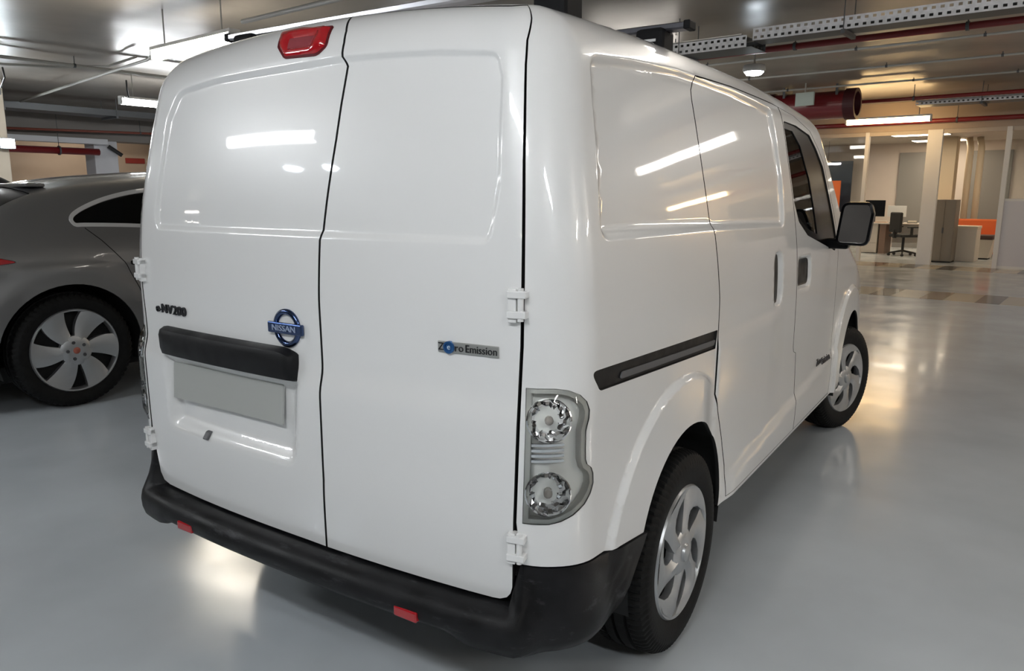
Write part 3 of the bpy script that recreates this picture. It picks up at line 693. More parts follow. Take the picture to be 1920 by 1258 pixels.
def van_under():
    mb = MB()
    mb.box((-.70, .12, .30), (.70, 4.15, .36)); mb.box((-.56, .40, .22), (.56, .46, .30)); mb.box((-.5, 1.3, .20), (.5, 2.8, .30))
    mb.box((-.60, .74, .27), (.60, .80, .33))
    mb.box((-.68, .05, .35), (.68, .42, .40)); mb.box((-.76, .16, .35), (.76, .40, .40)); mb.box((-.82, 1.13, .34), (.82, 3.12, .40)); mb.box((-.80, 3.88, .32), (.80, 4.25, .38))
    mb.build('underbody', VOIDM, van)
    for y in (.765, 3.497):
        for sg in (-1, 1):
            r = AR+.02; V = []; Fc = []; n = 24
            for k in range(n+1):
                t = -.25+(math.pi+.5)*k/n
                for x in (.55, .842): V.append((sg*x, y+r*math.cos(t), AZ+r*math.sin(t)))
            for k in range(n): Fc.append((2*k, 2*k+1, 2*k+3, 2*k+2) if sg > 0 else (2*k+2, 2*k+3, 2*k+1, 2*k))
            c = len(V); V.append((sg*.55, y, AZ)); Fc += [(2*k, 2*k+2, c) for k in range(n)]
            meshobj('wheel_arch_liner', V, Fc, mat('liner', (.010, .010, .010), .75), van)
    # cab interior
    dark = mat('cab_trim', (.02, .02, .022), .7)
    MB().box((-.70, 2.95, .75), (.70, 3.20, 1.04), .05).build('dashboard', dark, van)
    MB().box((-.76, 1.86, .42), (.76, 1.90, 1.42)).box((-.68, 1.86, 1.42), (.68, 1.90, 1.74)).build('bulkhead', mat('bulkhead', (.35, .35, .35), .6), van)
    MB().box((-.76, 1.9, .40), (.76, 3.2, .45)).build('cab_floor', dark, van)
    for x in (-.38, .38):
        s = MB(); s.box((x-.25, 2.15, .70), (x+.25, 2.66, .84), .05); V0 = len(s.V)
        s.box((x-.24, 1.98, .80), (x+.24, 2.12, 1.30), .05); s.box((x-.13, 1.99, 1.33), (x+.13, 2.08, 1.50), .04); s.box((x-.2, 2.2, .44), (x+.2, 2.6, .72), .01)
        s.build('cab_seat', dark, van)
    sw = MB(); n = 28
    pts = [(.38+.19*math.cos(2*math.pi*k/n), 2.82+.08*math.sin(2*math.pi*k/n), 1.06+.17*math.sin(2*math.pi*k/n)) for k in range(n+1)]
    sw.tube(pts, .014, 8, False); sw.tube([(.38, 2.82, 1.06), (.38, 2.98, .95)], .03, 8); sw.tube([pts[0], pts[n//2]], .014, 6)
    sw.build('steering_wheel', dark, van)
    # door mirrors
    for sg in (-1, 1):
        mb = MB(); y0 = 2.66; rr = [(.0, 1.), (.02, 1.02), (.055, .98), (.085, .80), (.098, .5)]
        out = round_poly([(.872, 1.150), (1.020, 1.145), (1.038, 1.30), (1.022, 1.352), (.895, 1.352)], [.03, .035, .04, .03, .04], 5)
        cx, cz = out.mean(0); V = []; n = len(out)
        for d, k in rr: V += [((cx+(p[0]-cx)*k)*sg, y0+d-.10*(p[0]-.95)*0, cz+(p[1]-cz)*k) for p in out]
        Fc = [(i*n+j, i*n+(j+1) % n, (i+1)*n+(j+1) % n, (i+1)*n+j) for i in range(len(rr)-1) for j in range(n)]+[tuple(range((len(rr)-1)*n, len(rr)*n))]
        if sg < 0: Fc = [f[::-1] for f in Fc]
        o = meshobj('door_mirror', V, [f[::-1] for f in Fc], BLACKG, van, smooth=True); o.data.set_sharp_from_angle(angle=math.radians(40))
        arm = MB().box((.80*sg if sg > 0 else -.93, 2.69, 1.125), (.93 if sg > 0 else -.80, 2.76, 1.175), .012); arm.build('mirror_arm', BLACKG, o)
        rim = offset_poly(out, -.012); V = []
        for q, dd in ((out, 0), (rim, -.004), (rim, .008)): V += [(p[0]*sg, y0+dd, p[1]) for p in q]
        Fc = [(i*n+j, i*n+(j+1) % n, (i+1)*n+(j+1) % n, (i+1)*n+j) for i in range(2) for j in range(n)]
        meshobj('mirror_bezel', V, Fc if sg > 0 else [f[::-1] for f in Fc], BLACKG, o)
        V = [((cx+(p[0]-cx))*sg, y0+.006+.10*(p[0]-cx), p[1]) for p in rim]
        meshobj('mirror_glass', V, [tuple(range(n))[::-1] if sg < 0 else tuple(range(n))], mat('mirror', (.75, .76, .78), .02, metal=1.), o)
    # roof bars
    for y, z in ((.435, 1.902), (1.05, 1.897)):        # cross bars with their feet
        b = MB()
        sec = [(-.026, -.006), (-.020, -.011), (.020, -.011), (.026, -.006), (.026, .006), (.016, .011), (-.016, .011), (-.026, .006)]
        n = len(sec); V = [(x, y+a, z+c) for x in (-.70, .70) for a, c in sec]
        b.add(V, [(i, (i+1) % n, n+(i+1) % n, n+i) for i in range(n)]+[tuple(range(n))[::-1], tuple(range(n, 2*n))])
        bo = b.build('roof_bar', ALU if y < .8 else mat('bar_shaded', (.10, .10, .115), .4, metal=.6), van)  # forward bar: shade of its underside put into a darker grey
        for sg in (-1, 1):
            q = MB(); q.box((sg*.585-.05, y-.050, 1.79), (sg*.585+.045, y+.050, z-.002), .014); q.build('bar_foot', mat('foot_black', (.008, .008, .009), .7, spec=.15), bo); q = MB(); q.box((sg*.695-.01, y-.028, z-.013), (sg*.695+.012, y+.028, z+.013), .004)
            q.build('bar_end_cap', mat('foot_black', (.008, .008, .009), .7, spec=.15), bo)
            q = MB().box((sg*.585-.028, y-.0512, z-.045), (sg*.585+.022, y-.0500, z-.037)); q.build('foot_marking', mat('foot_white', (.6, .6, .6), .5), bo)
van_under()
# ---------------------------------------------------------------- the grey car beside it
CWZ = pchip([.15, .30, .45, .70, .88, .98, 1.05, 1.15, 1.3, 1.45, 1.65], [.84, .90, .93, .945, .943, .930, .905, .855, .775, .685, .56])
CWY = pchip([-.2, 0, .35, .9, 1.5, 3.2, 3.8, 4.3, 4.8], [.80, .86, .965, 1., .985, .985, .995, .93, .72])
CHY = pchip([-.1, .05, .20, .45, .70, .9, 1.3, 2.0, 2.5, 2.8, 3.2, 3.5, 3.7, 4.2, 4.55, 4.8], [1.00, 1.07, 1.13, 1.28, 1.405, 1.455, 1.515, 1.56, 1.545, 1.48, 1.27, 1.12, 1.06, .94, .80, .60])
CRZ = pchip([.2, .35, .55, .75, .9, 1.0, 1.1], [.12, .06, .02, .0, .0, .012, .05])
def car_F(X):
    x = np.abs(X[..., 0]); y = X[..., 1]; z = X[..., 2]
    side = x-CWZ(z)*CWY(y)
    rear = CRZ(z)+.13*(np.minimum(x, .95)/.85)**3-y
    nose = y-(4.68-.30*x*x-.12*np.maximum(.5-z, 0))
    top = (z-CHY(y)+.05*(x/.65)**2)*.88
    return rnd(rnd(rnd(side, rear, .12), nose, .18), top, .07)
CSY = .945-.26+.26*math.pi/2-.26
CWX, CWYR, CWYF, CR = .94, .86, 3.85, .375
CSR, CSF, CAR, CAZ = CSY+CWYR, CSY+CWYF, .435, .375
def car_disp(s, v):
    a = np.abs(s); d = np.zeros(len(s))
    for c in (CSR, CSF):
        r = np.hypot(a-c, v-CAZ); d += .016*(1-sstep(r, .50, .64))*(a > .8)
    m = (a > CSR) & (a < CSF); d[m] -= .020*np.exp(-((v[m]-.46)/.10)**2)*sstep(a[m], CSR+.5, CSR+.9)*(1-sstep(a[m], CSF-.9, CSF-.5))
    d += .007*np.exp(-((v-.905)/.022)**2)*(a > .75)*(a < CSF)
    return d
CS = Skin(car_F, .945, .26, 4.70, .5, 2.5, .25, car_disp); CS.zlow = .5
CAR_ROT = THB
GREYCAR = mat('grey_metallic', (.20, .197, .197), .38, metal=.55, coat=1., coat_rough=.04)
def skin_edge(sk, nzt, lo, hi, n=240):
    ss = np.linspace(0, sk.S4, n); vv = np.linspace(lo, hi, 150); out = []
    for s in ss:
        P = sk.raw(np.full(len(vv), s), vv); nz = sk.grad(P)[:, 2]; k = np.where(nz > nzt)[0]
        out.append(vv[k[0]] if len(k) else hi)
    out = np.array(out); k = 7; pad = np.concatenate([np.full(k//2, out[0]), out, np.full(k//2, out[-1])])
    return np.stack([ss, np.convolve(pad, np.ones(k)/k, 'valid')], -1)
def make_car(paint):
    root = empty('parked_car', (0, 0, 0))
    CB = skin_edge(CS, .62, .62, 1.56)
    arcF = arc_pts(CSF, CAZ, CAR, math.asin(-.10/CAR), math.pi+math.asin(.10/CAR), 30); arcR = arc_pts(CSR, CAZ, CAR, math.asin(-.10/CAR), math.pi+math.asin(.06/CAR), 30)
    body = np.concatenate([CB, [(CS.S4, .22)], [(CSF+.6, .24)], arcF, arcR, [(.8, .30), (0, .33)]])
    dlo = chaikin([(p[0]+CSY, p[1]) for p in [(.935, 1.235), (.955, 1.170), (1.02, 1.175), (1.4, 1.158), (2.4, 1.09), (3.30, 1.035), (2.95, 1.27), (2.6, 1.395), (2.0, 1.448), (1.52, 1.425), (1.24, 1.372), (1.04, 1.300)]], 3)
    lamp = [(.50, .895), (CSY+.46, .955), (CSY+.60, .968), (CSY+.48, 1.012), (.50, 1.01), (.2, 1.0), (.2, .93)]
    tl = round_poly([(.36, .93), (CSY+.42, .945), (CSY+.60, .966), (CSY+.44, 1.012), (.36, .985)], [.01, 0, .01, .02, .01])
    for mir in (False, True):
        b = skin_panel('body_side', CS, body, paint, root, holes=[dlo, tl], step=.035, mirror=mir)
        skin_panel('side_window', CS, offset_poly(dlo, .003), DARKTINT, root, step=.06, off=-.012, rim=0, mirror=mir)
        wf = skin_panel('window_trim', CS, offset_poly(dlo, .004), mat('satin_chrome', (.80, .80, .80), .32, metal=.5), root, holes=[offset_poly(dlo, -.020)], step=.05, off=.002, rim=.012, mirror=mir)
        l = skin_panel('tail_lamp', CS, offset_poly(tl, -.003), REDLENS, root, step=.03, off=.002, rim=.012, mirror=mir); l['label'] = 'slim red tail lamp'
        for y0, k in ((1.92, 0), (3.02, 1)):           # door shut lines
            skin_ribbon('door_shut_line', CS, np.array([(CSY+y0, 1.10 if k == 0 else 1.04), (CSY+y0+.02, .9), (CSY+y0-.03, .45)]), .006, -.0012, VOIDM, root, mirror=mir)
        skin_ribbon('door_shut_line', CS, np.array([(CSY+1.02, 1.16), (CSY+1.10, 1.08), (CSY+1.22, .93), (CSY+1.30, .75), (CSY+1.40, .45)]), .006, -.0012, VOIDM, root, mirror=mir)
        for y0 in (1.26, 2.30):
            skin_panel('door_handle', CS, round_poly([(CSY+y0, .908), (CSY+y0+.20, .903), (CSY+y0+.20, .928), (CSY+y0, .935)], .01), BLACKG, root, step=.05, off=.004, rim=.006, mirror=mir)
        skin_ribbon('sill_trim', CS, np.array([(CSY+1.30, .285), (CSY+3.42, .285)]), .05, -.006, BLACKP, root, mirror=mir)
    P = CS.raw(CB[:, 0], CB[:, 1]); out = np.concatenate([P[1:-1, :2], [[0, P[-1, 1]]], (P[1:-1, :2]*[-1, 1])[::-1], [[0, P[0, 1]]]])
    keep = [0]
    for i in range(1, len(out)):
        if np.linalg.norm(out[i]-out[keep[-1]]) > .015: keep.append(i)
    out = out[keep]
    rg = dense(round_poly([(-.60, .30), (.60, .30), (.70, .58), (.655, .79), (-.655, .79), (-.70, .58)], .04), .05)
    ws = dense(round_poly([(-.50, 2.72), (.50, 2.72), (.66, 3.30), (.3, 3.46), (-.3, 3.46), (-.66, 3.30)], .05), .06)
    top_panel('roof_and_bonnet', CS, out, paint, root, holes=[rg, ws], step=.06)
    top_panel('rear_window', CS, rg, BLACKG, root, step=.08, off=-.004)
    top_panel('windscreen', CS, ws, DARKTINT, root, step=.08, off=-.004)
    sp = MB().box((-.55, .80, 1.425), (.55, .92, 1.45), .01).build('spoiler', paint, root)
    MB().box((-.78, .25, .20), (.78, 4.4, .30)).build('underbody', VOIDM, root)
    MB().box((-.80, -.0, .28), (.80, .30, .50), .04).build('rear_diffuser', BLACKP, root)
    TM = tyre_mesh(CR, .265, .245, 60)
    hub = fan_wheel(6, .268, .2, .44, .31, -.14, .020, .010, r_hub=.075, thick=.035)
    hm = hub.build('rim', SILVER, None, angle=32); nut = MB()
    for k in range(5):
        t = 2*math.pi*k/5+.5; nut.tube([(.008, .056*math.cos(t), .056*math.sin(t)), (.020, .056*math.cos(t), .056*math.sin(t))], .0115, 6)
    nm = nut.build('wheel_nuts', mat('nut', (.12, .12, .125), .35, metal=.8), None)
    nm.data.name = 'wheel_nuts'
    cap = MB().lathe([(.014, .022), (.018, .017), (.019, .0005)], 24).build('centre_cap', mat('cap_red', (.42, .12, .08), .3, metal=.3), None, smooth=True)
    bk = MB().lathe([(-.06, .265), (-.055, .15), (-.05, .001)], 40).build('wheel_back', VOIDM, None, smooth=True)
    for x, y, sg, spn in ((.815, CWYR, 1, .12), (.815, CWYF, 1, .5), (-.815, CWYR, -1, .3), (-.815, CWYF, -1, .8)):
        t = link('tyre', TM, None, root); t.location = (x, y, CR); t.rotation_euler = (0, 0, 0 if sg > 0 else math.pi)
        for q, nme in ((hm, 'rim'), (nm, 'wheel_nuts'), (cap, 'centre_cap'), (bk, 'wheel_back')):
            c = link(nme, q.data, None, t); c.location = (.113, 0, 0); c.rotation_euler = (spn, 0, 0)
            if nme == 'wheel_nuts': c['kind'] = 'stuff'
    for q in (hm, nm, cap, bk): bpy.data.objects.remove(q)
    for y in (CWYR, CWYF):
        for sg in (-1, 1):
            r = CAR+.012; V = []; Fc = []; n = 20
            for k in range(n+1):
                t = -.3+(math.pi+.6)*k/n
                for x in (.55, .925): V.append((sg*x, y+r*math.cos(t), CAZ+r*math.sin(t)))
            for k in range(n): Fc.append((2*k, 2*k+1, 2*k+3, 2*k+2) if sg > 0 else (2*k+2, 2*k+3, 2*k+1, 2*k))
            c = len(V); V.append((sg*.55, y, CAZ)); Fc += [(2*k, 2*k+2, c) for k in range(n)]
            meshobj('wheel_arch_liner', V, Fc, VOIDM, root)
    for sg in (-1, 1):
        m2 = MB().box((sg*.98-.09, 2.98, 1.02), (sg*.98+.09, 3.10, 1.15), .04); m2.build('door_mirror', paint, root, smooth=True)
    return root
car = make_car(GREYCAR)
car.location = (-4.458, .414, 0); car.rotation_euler = (0, 0, CAR_ROT)
tag(car, 'dark grey metallic hatchback with silver six-blade wheels parked beside the van', 'car')
# ---------------------------------------------------------------- the garage
CEIL = 3.27
M_FLOOR = mat('epoxy_floor', (.53, .57, .605), .17, spec=.36, var=(1.3, .10), rvar=(2.2, .10, .24), bump=(3.0, .06, .01))
M_CEIL = mat('ceiling_paint', (.27, .245, .215), .34, spec=.42, var=(.9, .12), bump=(1.6, .10, .02), rvar=(1.5, .28, .42))
M_TAN = mat('tan_wall', (.62, .46, .32), .6, var=(.8, .08))
M_GREYW = mat('grey_wall', (.56, .49, .44), .6, var=(.8, .06))
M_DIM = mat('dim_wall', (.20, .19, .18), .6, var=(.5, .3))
M_CREAMW = mat('cream_wall', (.50, .44, .37), .6, var=(.8, .06))
M_WHITEP = mat('white_post', (.70, .68, .65), .45)
M_RED = mat('red_pipe', (.20, .012, .014), .40, coat=.3)
M_GALV = mat('galvanised', (.66, .67, .70), .45, metal=.25, var=(20, .12))
M_GALVD = mat('dark_steel_and_shade', (.10, .105, .11), .5, metal=.3)
M_COND = mat('conduit', (.42, .41, .38), .45)
M_CABLE = mat('cable', (.03, .03, .03), .6)
def bobj(mb, name, m, x=0, y=0, z=0, rz=0, parent=None, **k):
    o = mb.build(name, m, parent, **k)
    if parent is None: place(o, x, y, z, rz)
    return o
def shell():
    fl = struct(bobj(MB().box((-20.2, -14.2, -.1), (12.2, 23, 0)), 'floor', M_FLOOR))
    struct(bobj(MB().box((-20.2, -14.2, CEIL), (12.2, 23, CEIL+.2)), 'ceiling', M_CEIL))
    struct(bobj(MB().box((-20.2, -14.2, 0), (-20, 23, CEIL)), 'wall_left', M_TAN))
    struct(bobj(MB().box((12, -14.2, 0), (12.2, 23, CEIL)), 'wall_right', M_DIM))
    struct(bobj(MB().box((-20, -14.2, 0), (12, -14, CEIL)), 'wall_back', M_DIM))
    struct(bobj(MB().box((-20, 16.3, 0), (-8.0, 16.5, CEIL)), 'wall_front_left', M_CREAMW))
    struct(bobj(MB().box((4.0, 16.3, 0), (12, 16.5, CEIL)), 'wall_front_right', M_CREAMW))
    struct(bobj(MB().box((-8.0, 16.32, 2.70), (4.0, 16.5, CEIL)), 'wall_front_header', mat('header', (.36, .28, .22), .5)))
    struct(bobj(MB().box((-8.2, 22, 0), (4.2, 22.2, CEIL)), 'wall_office_back', M_GREYW))
    struct(bobj(MB().box((-8.2, 16.5, 0), (-8.0, 22, CEIL)), 'wall_office_left', M_GREYW))
    struct(bobj(MB().box((4.0, 16.5, 0), (4.2, 22, CEIL)), 'wall_office_right', M_GREYW))
    struct(bobj(MB().box((-8.0, 16.5, 2.80), (4.0, 22, 2.85)), 'ceiling_office', M_CREAMW))
    # two bands of inlaid tiles
    cream = mat('tile_cream', (.50, .44, .34), .22, coat=.3); dark = mat('tile_dark', (.055, .05, .048), .22, coat=.3); brown = mat('tile_brown', (.22, .14, .10), .22, coat=.3)
    tc = MB().box((0, 0, 0), (.372, 1.0, .002)).build('floor_tile', cream).data; td = MB().box((0, 0, 0), (.282, 1.0, .002)).build('floor_tile', dark).data; tb = MB().box((0, 0, 0), (.282, 1.0, .002)).build('floor_tile', brown).data
    for d in (tc, td, tb):
        for o in [o for o in COL.objects if o.data == d]: bpy.data.objects.remove(o)
    for y0, xs in ((10.45, -4.07), (15.35, -6.05)):
        for k in range(14):
            a = link('floor_tile', tc, None, fl); a.location = (xs+k*.66, y0, 0)
            b = link('floor_tile', (td, td, tb)[k % 3], None, fl); b.location = (xs+.375+k*.66, y0, 0)
    return fl
shell()
# --- fluorescent battens
def tube_mat(nm, col, k=1.):
    return mat(nm, (.9, .9, .9), .3, emit=col, estr=TUBE*k)
COOL = tube_mat('tube_cool', (.95, .98, 1.)); WARM = tube_mat('tube_warm', (1., .66, .30), .42); DAY = tube_mat('tube_daylight', (.82, .92, 1.), 1.1)
def batten_proto(name, em, wide):
    root = empty(name); w_ = .06 if wide else .05
    MB().box((-.77, -w_, .05), (.77, w_, .085), .004).build('batten', WHITEPL, root)
    prof = [(-w_*.92, .052), (-w_*.98, .02), (-w_*.75, -.025), (-w_*.35, -.045), (w_*.35, -.045), (w_*.75, -.025), (w_*.98, .02), (w_*.92, .052)]
    n = len(prof); V = [(x, a, b) for x in (-.745, .745) for a, b in prof]
    mb = MB().add(V, [(i, n+i, n+i+1, i+1) for i in range(n-1)]+[tuple(range(n)), tuple(range(n, 2*n))[::-1]]); mb.build('diffuser', em, root)
    for sx in (-1, 1):
        MB().box((sx*.757-.014, -w_, -.046), (sx*.757+.014, w_, .052), .006).build('end_cap', LIGHTPL, root)
        MB().tube([(sx*.55, 0, .08), (sx*.55, 0, CEIL-2.83)], .008, 8).build('hanger', M_COND, root)
    return root
FILL = tube_mat('tube_fill', (1., .90, .78), 2.4); DIM = tube_mat('tube_dim', (1., .93, .84), .30)
BC = batten_proto('strip_light', COOL, True); BWm = batten_proto('strip_light', WARM, False); BN = batten_proto('strip_light', COOL, False)
BK = batten_proto('strip_light', tube_mat('tube_cream', (1., .91, .76), .85), True); BS = batten_proto('strip_light', FILL, True); BD = batten_proto('strip_light', DIM, False)
FIX = [(-5.81, 3.08, 0, BK, 'wide glowing strip light under the ceiling above the grey hatchback, along a pipe'),
       (-2.15, 15.33, 0, BWm, 'warm yellow strip light above the glazed office front'),
       (-10.96, 5.45, 1, BN, 'slim strip light hung crosswise between the pale conduits and the tray by the tan wall'),
       (-11.2, 2.33, 1, BN, 'slim strip light hanging by the lone column with a floodlight'),
       (-3.45, -2.80, 0, BC, 'wide strip light behind the van, reflected in its rear doors'),
       (4.0, -1.4, 0, BC, 'wide strip light over the aisle beside the rear corner of the van'),
       (1.3, -2.1, 0, BN, 'slim strip light straight behind the right rear door'),
       (.75, 3.08, 0, BD, 'dim slim strip light straight above the van roof'),
       (2.6, 8.6, 0, BD, 'dim strip light beside the perforated cable tray, reflected in the van side'),
       (-4.3, 9.2, 0, BD, 'dim strip light in front of the van, past the red sprinkler pipe'),
       (4.3, 15.33, 0, BWm, 'warm strip light by the solid wall past the glass front'),
       (-9.4, -2.80, 0, BC, 'wide strip light behind the black parked car'),
       (-11, 11.2, 1, BN, 'slim strip light near the far end of the tan wall'),
       (-14.5, -8.8, 0, BD, 'added unseen fill light near the back wall, over the bays by the tan wall'),  # unseen lamp, added only for its light
       (2.6, -8.8, 0, BD, 'dim added fill light near the back wall, over the aisle'),  # unseen too, added as faint fill from behind
       (7.6, 3.08, 0, BS, 'wide creamy fill light added close to the right wall'),  # added to warm and brighten the van side
       (7.6, 8.6, 0, BS, 'wide creamy fill light added toward the office end of the right wall'),  # second added lamp, lifts the van side as well
       (-18.4, 7.4, 1, BD, 'dim fill light added between the downstand beam and the tan wall')]  # added to brighten the tan wall
first = {}
for x, y, r, pr, lb in FIX:
    o = pr if id(pr) not in first else copy_tree(pr); first[id(pr)] = 1
    place(o, x, y, 2.83, math.pi/2 if r else 0); tag(o, lb, 'ceiling light', 'strip lights of the garage')
def bulkhead_lamp(x, y, z, lb, up=True):
    r = empty('bulkhead_lamp'); MB().lathe([(.06, .001), (.06, .13), (.0, .14), (-.02, .12)], 28, 'z').build('lamp_base', LIGHTPL, r, smooth=True)
    MB().lathe([(-.02, .118), (-.055, .09), (-.07, .001)], 28, 'z').build('lamp_dome', DAY, r, smooth=True)
    MB().tube([(0, 0, .05), (0, 0, CEIL-z)], .012, 8).build('hanger', M_COND, r)
    place(r, x, y, z); tag(r, lb, 'ceiling light'); return r
bulkhead_lamp(-2.12, 8.42, 2.92, 'round bulkhead lamp behind the red sprinkler pipe')
bulkhead_lamp(-4.15, -4.05, 2.92, 'round bulkhead lamp over the bays behind the van, toward the grey hatchback')
bulkhead_lamp(-3.45, -4.05, 2.92, 'round bulkhead lamp over the bays behind the van, toward the aisle')
# --- trays
def tray(name, L, wd, lb, x, y, z, rz=0, rows=2, rungs=False, cat='cable tray'):
    r = empty(name); pitch = .07; n = int(L/pitch); V = []; Fc = []; H = .12; rw = H/rows
    for i in range(n):
        for j in range(rows):
            x0 = -L/2+i*pitch; z0 = j*rw; o = .014 if j % 2 else 0
            hx0, hx1, hz0, hz1 = x0+.012+o, x0+.044+o, z0+rw*.30, z0+rw*.70
            b = len(V); V += [(x0, -wd/2, z0), (x0+pitch, -wd/2, z0), (x0+pitch, -wd/2, z0+rw), (x0, -wd/2, z0+rw), (hx0, -wd/2, hz0), (hx1, -wd/2, hz0), (hx1, -wd/2, hz1), (hx0, -wd/2, hz1)]
            Fc += [(b, b+1, b+5, b+4), (b+1, b+2, b+6, b+5), (b+2, b+3, b+7, b+6), (b+3, b, b+4, b+7)]
    meshobj('perforated_side', V, Fc, M_GALV, r)
    MB().box((-L/2, -wd/2+.001, 0), (L/2, wd/2, .004)).build('tray_base', M_GALVD, r)  # shade of the tray's underside put into a darker colour
    MB().box((-L/2, wd/2-.002, .004), (L/2, wd/2+.002, H)).build('tray_side', M_GALVD, r)
    k = max(2, int(L/1.8))
    for i in range(k):
        xx = -L/2+L*(i+.5)/k; mb = MB()
        mb.box((xx-.02, -wd/2-.05, -.045), (xx+.02, wd/2+.05, -.005))
        mb.tube([(xx, -wd/2-.035, -.04), (xx, -wd/2-.035, CEIL-z)], .006, 6); mb.tube([(xx, wd/2+.035, -.04), (xx, wd/2+.035, CEIL-z)], .006, 6)
        mb.build('trapeze_hanger', M_GALVD, r)
    cb = MB()
    for q in range(3): cb.tube([(-L/2, -wd*.25+q*wd*.22, .018+.006*q), (0, -wd*.22+q*wd*.2, .02), (L/2, -wd*.25+q*wd*.23, .018)], .012, 6)
    cb.build('cables', M_CABLE, r)['kind'] = 'stuff'
    place(r, x, y, z, rz); tag(r, lb, cat, 'cable trays'); return r
tray('cable_tray', 9.0, .27, 'galvanised perforated cable tray beside the red sprinkler pipe', 3.0, 6.92, 2.95)
t2 = tray('cable_tray', 3.2, .40, 'short perforated tray with a white cover next to the van roof', -3.12, 7.0, 2.90)
MB().box((-1.5, -.215, .125), (1.5, .22, .135)).build('tray_cover', mat('cover_white', (.66, .64, .60), .5), t2)
tray('cable_tray', 6.0, .45, 'distant perforated tray in front of the office header', 1.6, 14.2, 2.95)
tray('cable_tray', 12.0, .60, 'long cable tray along the bays by the tan wall', -14.75, 5.2, 2.93, -math.pi/2, 2)
# --- pipes and conduits
def pipe(name, pts, r, m, lb, cat, clips=(), group=None):
    o = bobj(MB().tube(pts, r, 14), name, m, smooth=True); tag(o, lb, cat, group)
    if clips:
        for c in clips:
            k = MB().tube([(c[0], c[1], c[2]), (c[0], c[1], CEIL-.022)], .007, 6); k.lathe([(-.015, r*1.02), (-.015, r*1.3), (.015, r*1.3), (.015, r*1.02)], 16, c[3], (c[0], c[1], c[2]))
            k.build('pipe_clip', M_GALVD, o)
    return o
pipe('sprinkler_pipe', [(-9, 7.62, 3.0), (8, 7.62, 3.0)], .034, M_RED, 'red sprinkler pipe running past the long perforated tray', 'pipe', [(x, 7.62, 3.0, 'x') for x in (-7.5, -5, -2.8, -1.35, .3, 2.8, 5.3)])
pipe('sprinkler_pipe', [(-8, 13.55, 3.02), (8, 13.55, 3.02)], .032, M_RED, 'red pipe running beside the jet fan', 'pipe', [(x, 13.55, 3.02, 'x') for x in (-5, -1.35, 1, 4)])
pipe('sprinkler_pipe', [(-8, 16.22, 2.86), (6, 16.22, 2.86)], .045, M_RED, 'thick red pipe along the office header', 'pipe', [(x, 16.22, 2.86, 'x') for x in (-4, -1.1, .6, 3)])
pipe('sprinkler_pipe', [(-16.36, 0, 2.30), (-16.36, 6.62, 2.30)], .075, M_RED, 'thick red main ending at the white pillar', 'pipe', [(-16.36, y, 2.3, 'y') for y in (.8, 3.4, 5.8)])
pipe('sprinkler_pipe', [(-16.2, 3.5, 2.66), (-16.2, 14, 2.92)], .025, mat('rusty_red', (.20, .05, .03), .5), 'red pipe rising past the top of the white pillar', 'pipe', [(-16.2, y, 2.66+(y-3.5)*.0248, 'y') for y in (4.5, 7.5, 10.5, 13)])
for y, z, lb in ((10.95, 3.2, 'thin conduit across the ceiling ahead of the jet fan'), (12.7, 3.21, 'thin conduit across the ceiling just before the jet fan'), (9.4, 3.21, 'thin conduit across the ceiling behind the round lamp')):
    pipe('conduit', [(-9, y, z), (9, y, z)], .016, M_COND, lb, 'conduit', [(x, y, z, 'x') for x in (-6, -3.2, -1.2, .2, 2.5)], 'ceiling conduits')
pipe('conduit', [(-9.85, -4, 3.12), (-9.85, 12, 3.12)], .022, M_COND, 'pale conduit crossing over the parked cars', 'conduit', [(-9.85, y, 3.12, 'y') for y in (-2, 1.5, 3.6, 5.1, 8)], 'ceiling conduits')
pipe('conduit', [(-10.35, -4, 3.10), (-10.35, 2.9, 3.10), (-10.32, 3.6, 3.15), (-9.95, 4.1, 3.185), (-8.9, 4.0, 3.19)], .017, M_COND, 'bent conduit curving off beside the long pale one', 'conduit', (), 'ceiling conduits')
pipe('conduit', [(-14.2, 4.40, 3.03), (-8.0, 3.72, 3.03), (-7.2, 3.42, 3.02), (-6.62, 3.2, 2.95)], .02, M_COND, 'conduit leading into the wide strip light', 'conduit', (), 'ceiling conduits')
pipe('conduit', [(-5.0, 3.14, 2.98), (-2, 3.4, 3.06), (8, 3.4, 3.06)], .022, M_COND, 'conduit leaving the wide strip light over the van', 'conduit', [(x, 3.4, 3.06, 'x') for x in (-1.8, -.6, .8, 3)], 'ceiling conduits')
pipe('lamp_cable', [(-10.4, 4.55, 3.08), (-10.55, 4.62, 2.98), (-10.6, 4.66, 2.86), (-10.95, 4.76, 2.905)], .012, M_CABLE, 'black cable dropping to the crosswise strip light', 'cable')
pipe('lamp_cable', [(-10.4, 2.9, 3.06), (-10.6, 2.98, 2.96), (-10.9, 3.02, 2.86), (-11.19, 3.02, 2.905)], .012, M_CABLE, 'black cable dropping to the strip light by the lone column', 'cable')
# --- jet fan and hanging sign
fan = empty('jet_fan'); 
MB().lathe([(-.70, .20), (-.70, .235), (.52, .235), (.52, .20)], 40).build('casing', mat('fan_red', (.19, .012, .018), .28, coat=.7), fan, smooth=False)
MB().lathe([(.52, .20), (.52, .26), (.70, .26), (.70, .20), (.56, .19)], 40).build('silencer_ring', mat('fan_dark', (.06, .008, .012), .5), fan)
MB().lathe([(-.80, .20), (-.80, .26), (-.70, .26), (-.70, .2)], 40).build('silencer_ring', mat('fan_dark', (.05, .01, .01), .5), fan)
bl = MB()
for k in range(7):
    t = 2*math.pi*k/7; bl.add([(-.03, .03*math.cos(t), .03*math.sin(t)), (.05, .03*math.cos(t+.2), .03*math.sin(t+.2)), (.05, .19*math.cos(t+.35), .19*math.sin(t+.35)), (-.03, .19*math.cos(t), .19*math.sin(t))], [(0, 1, 2, 3)])
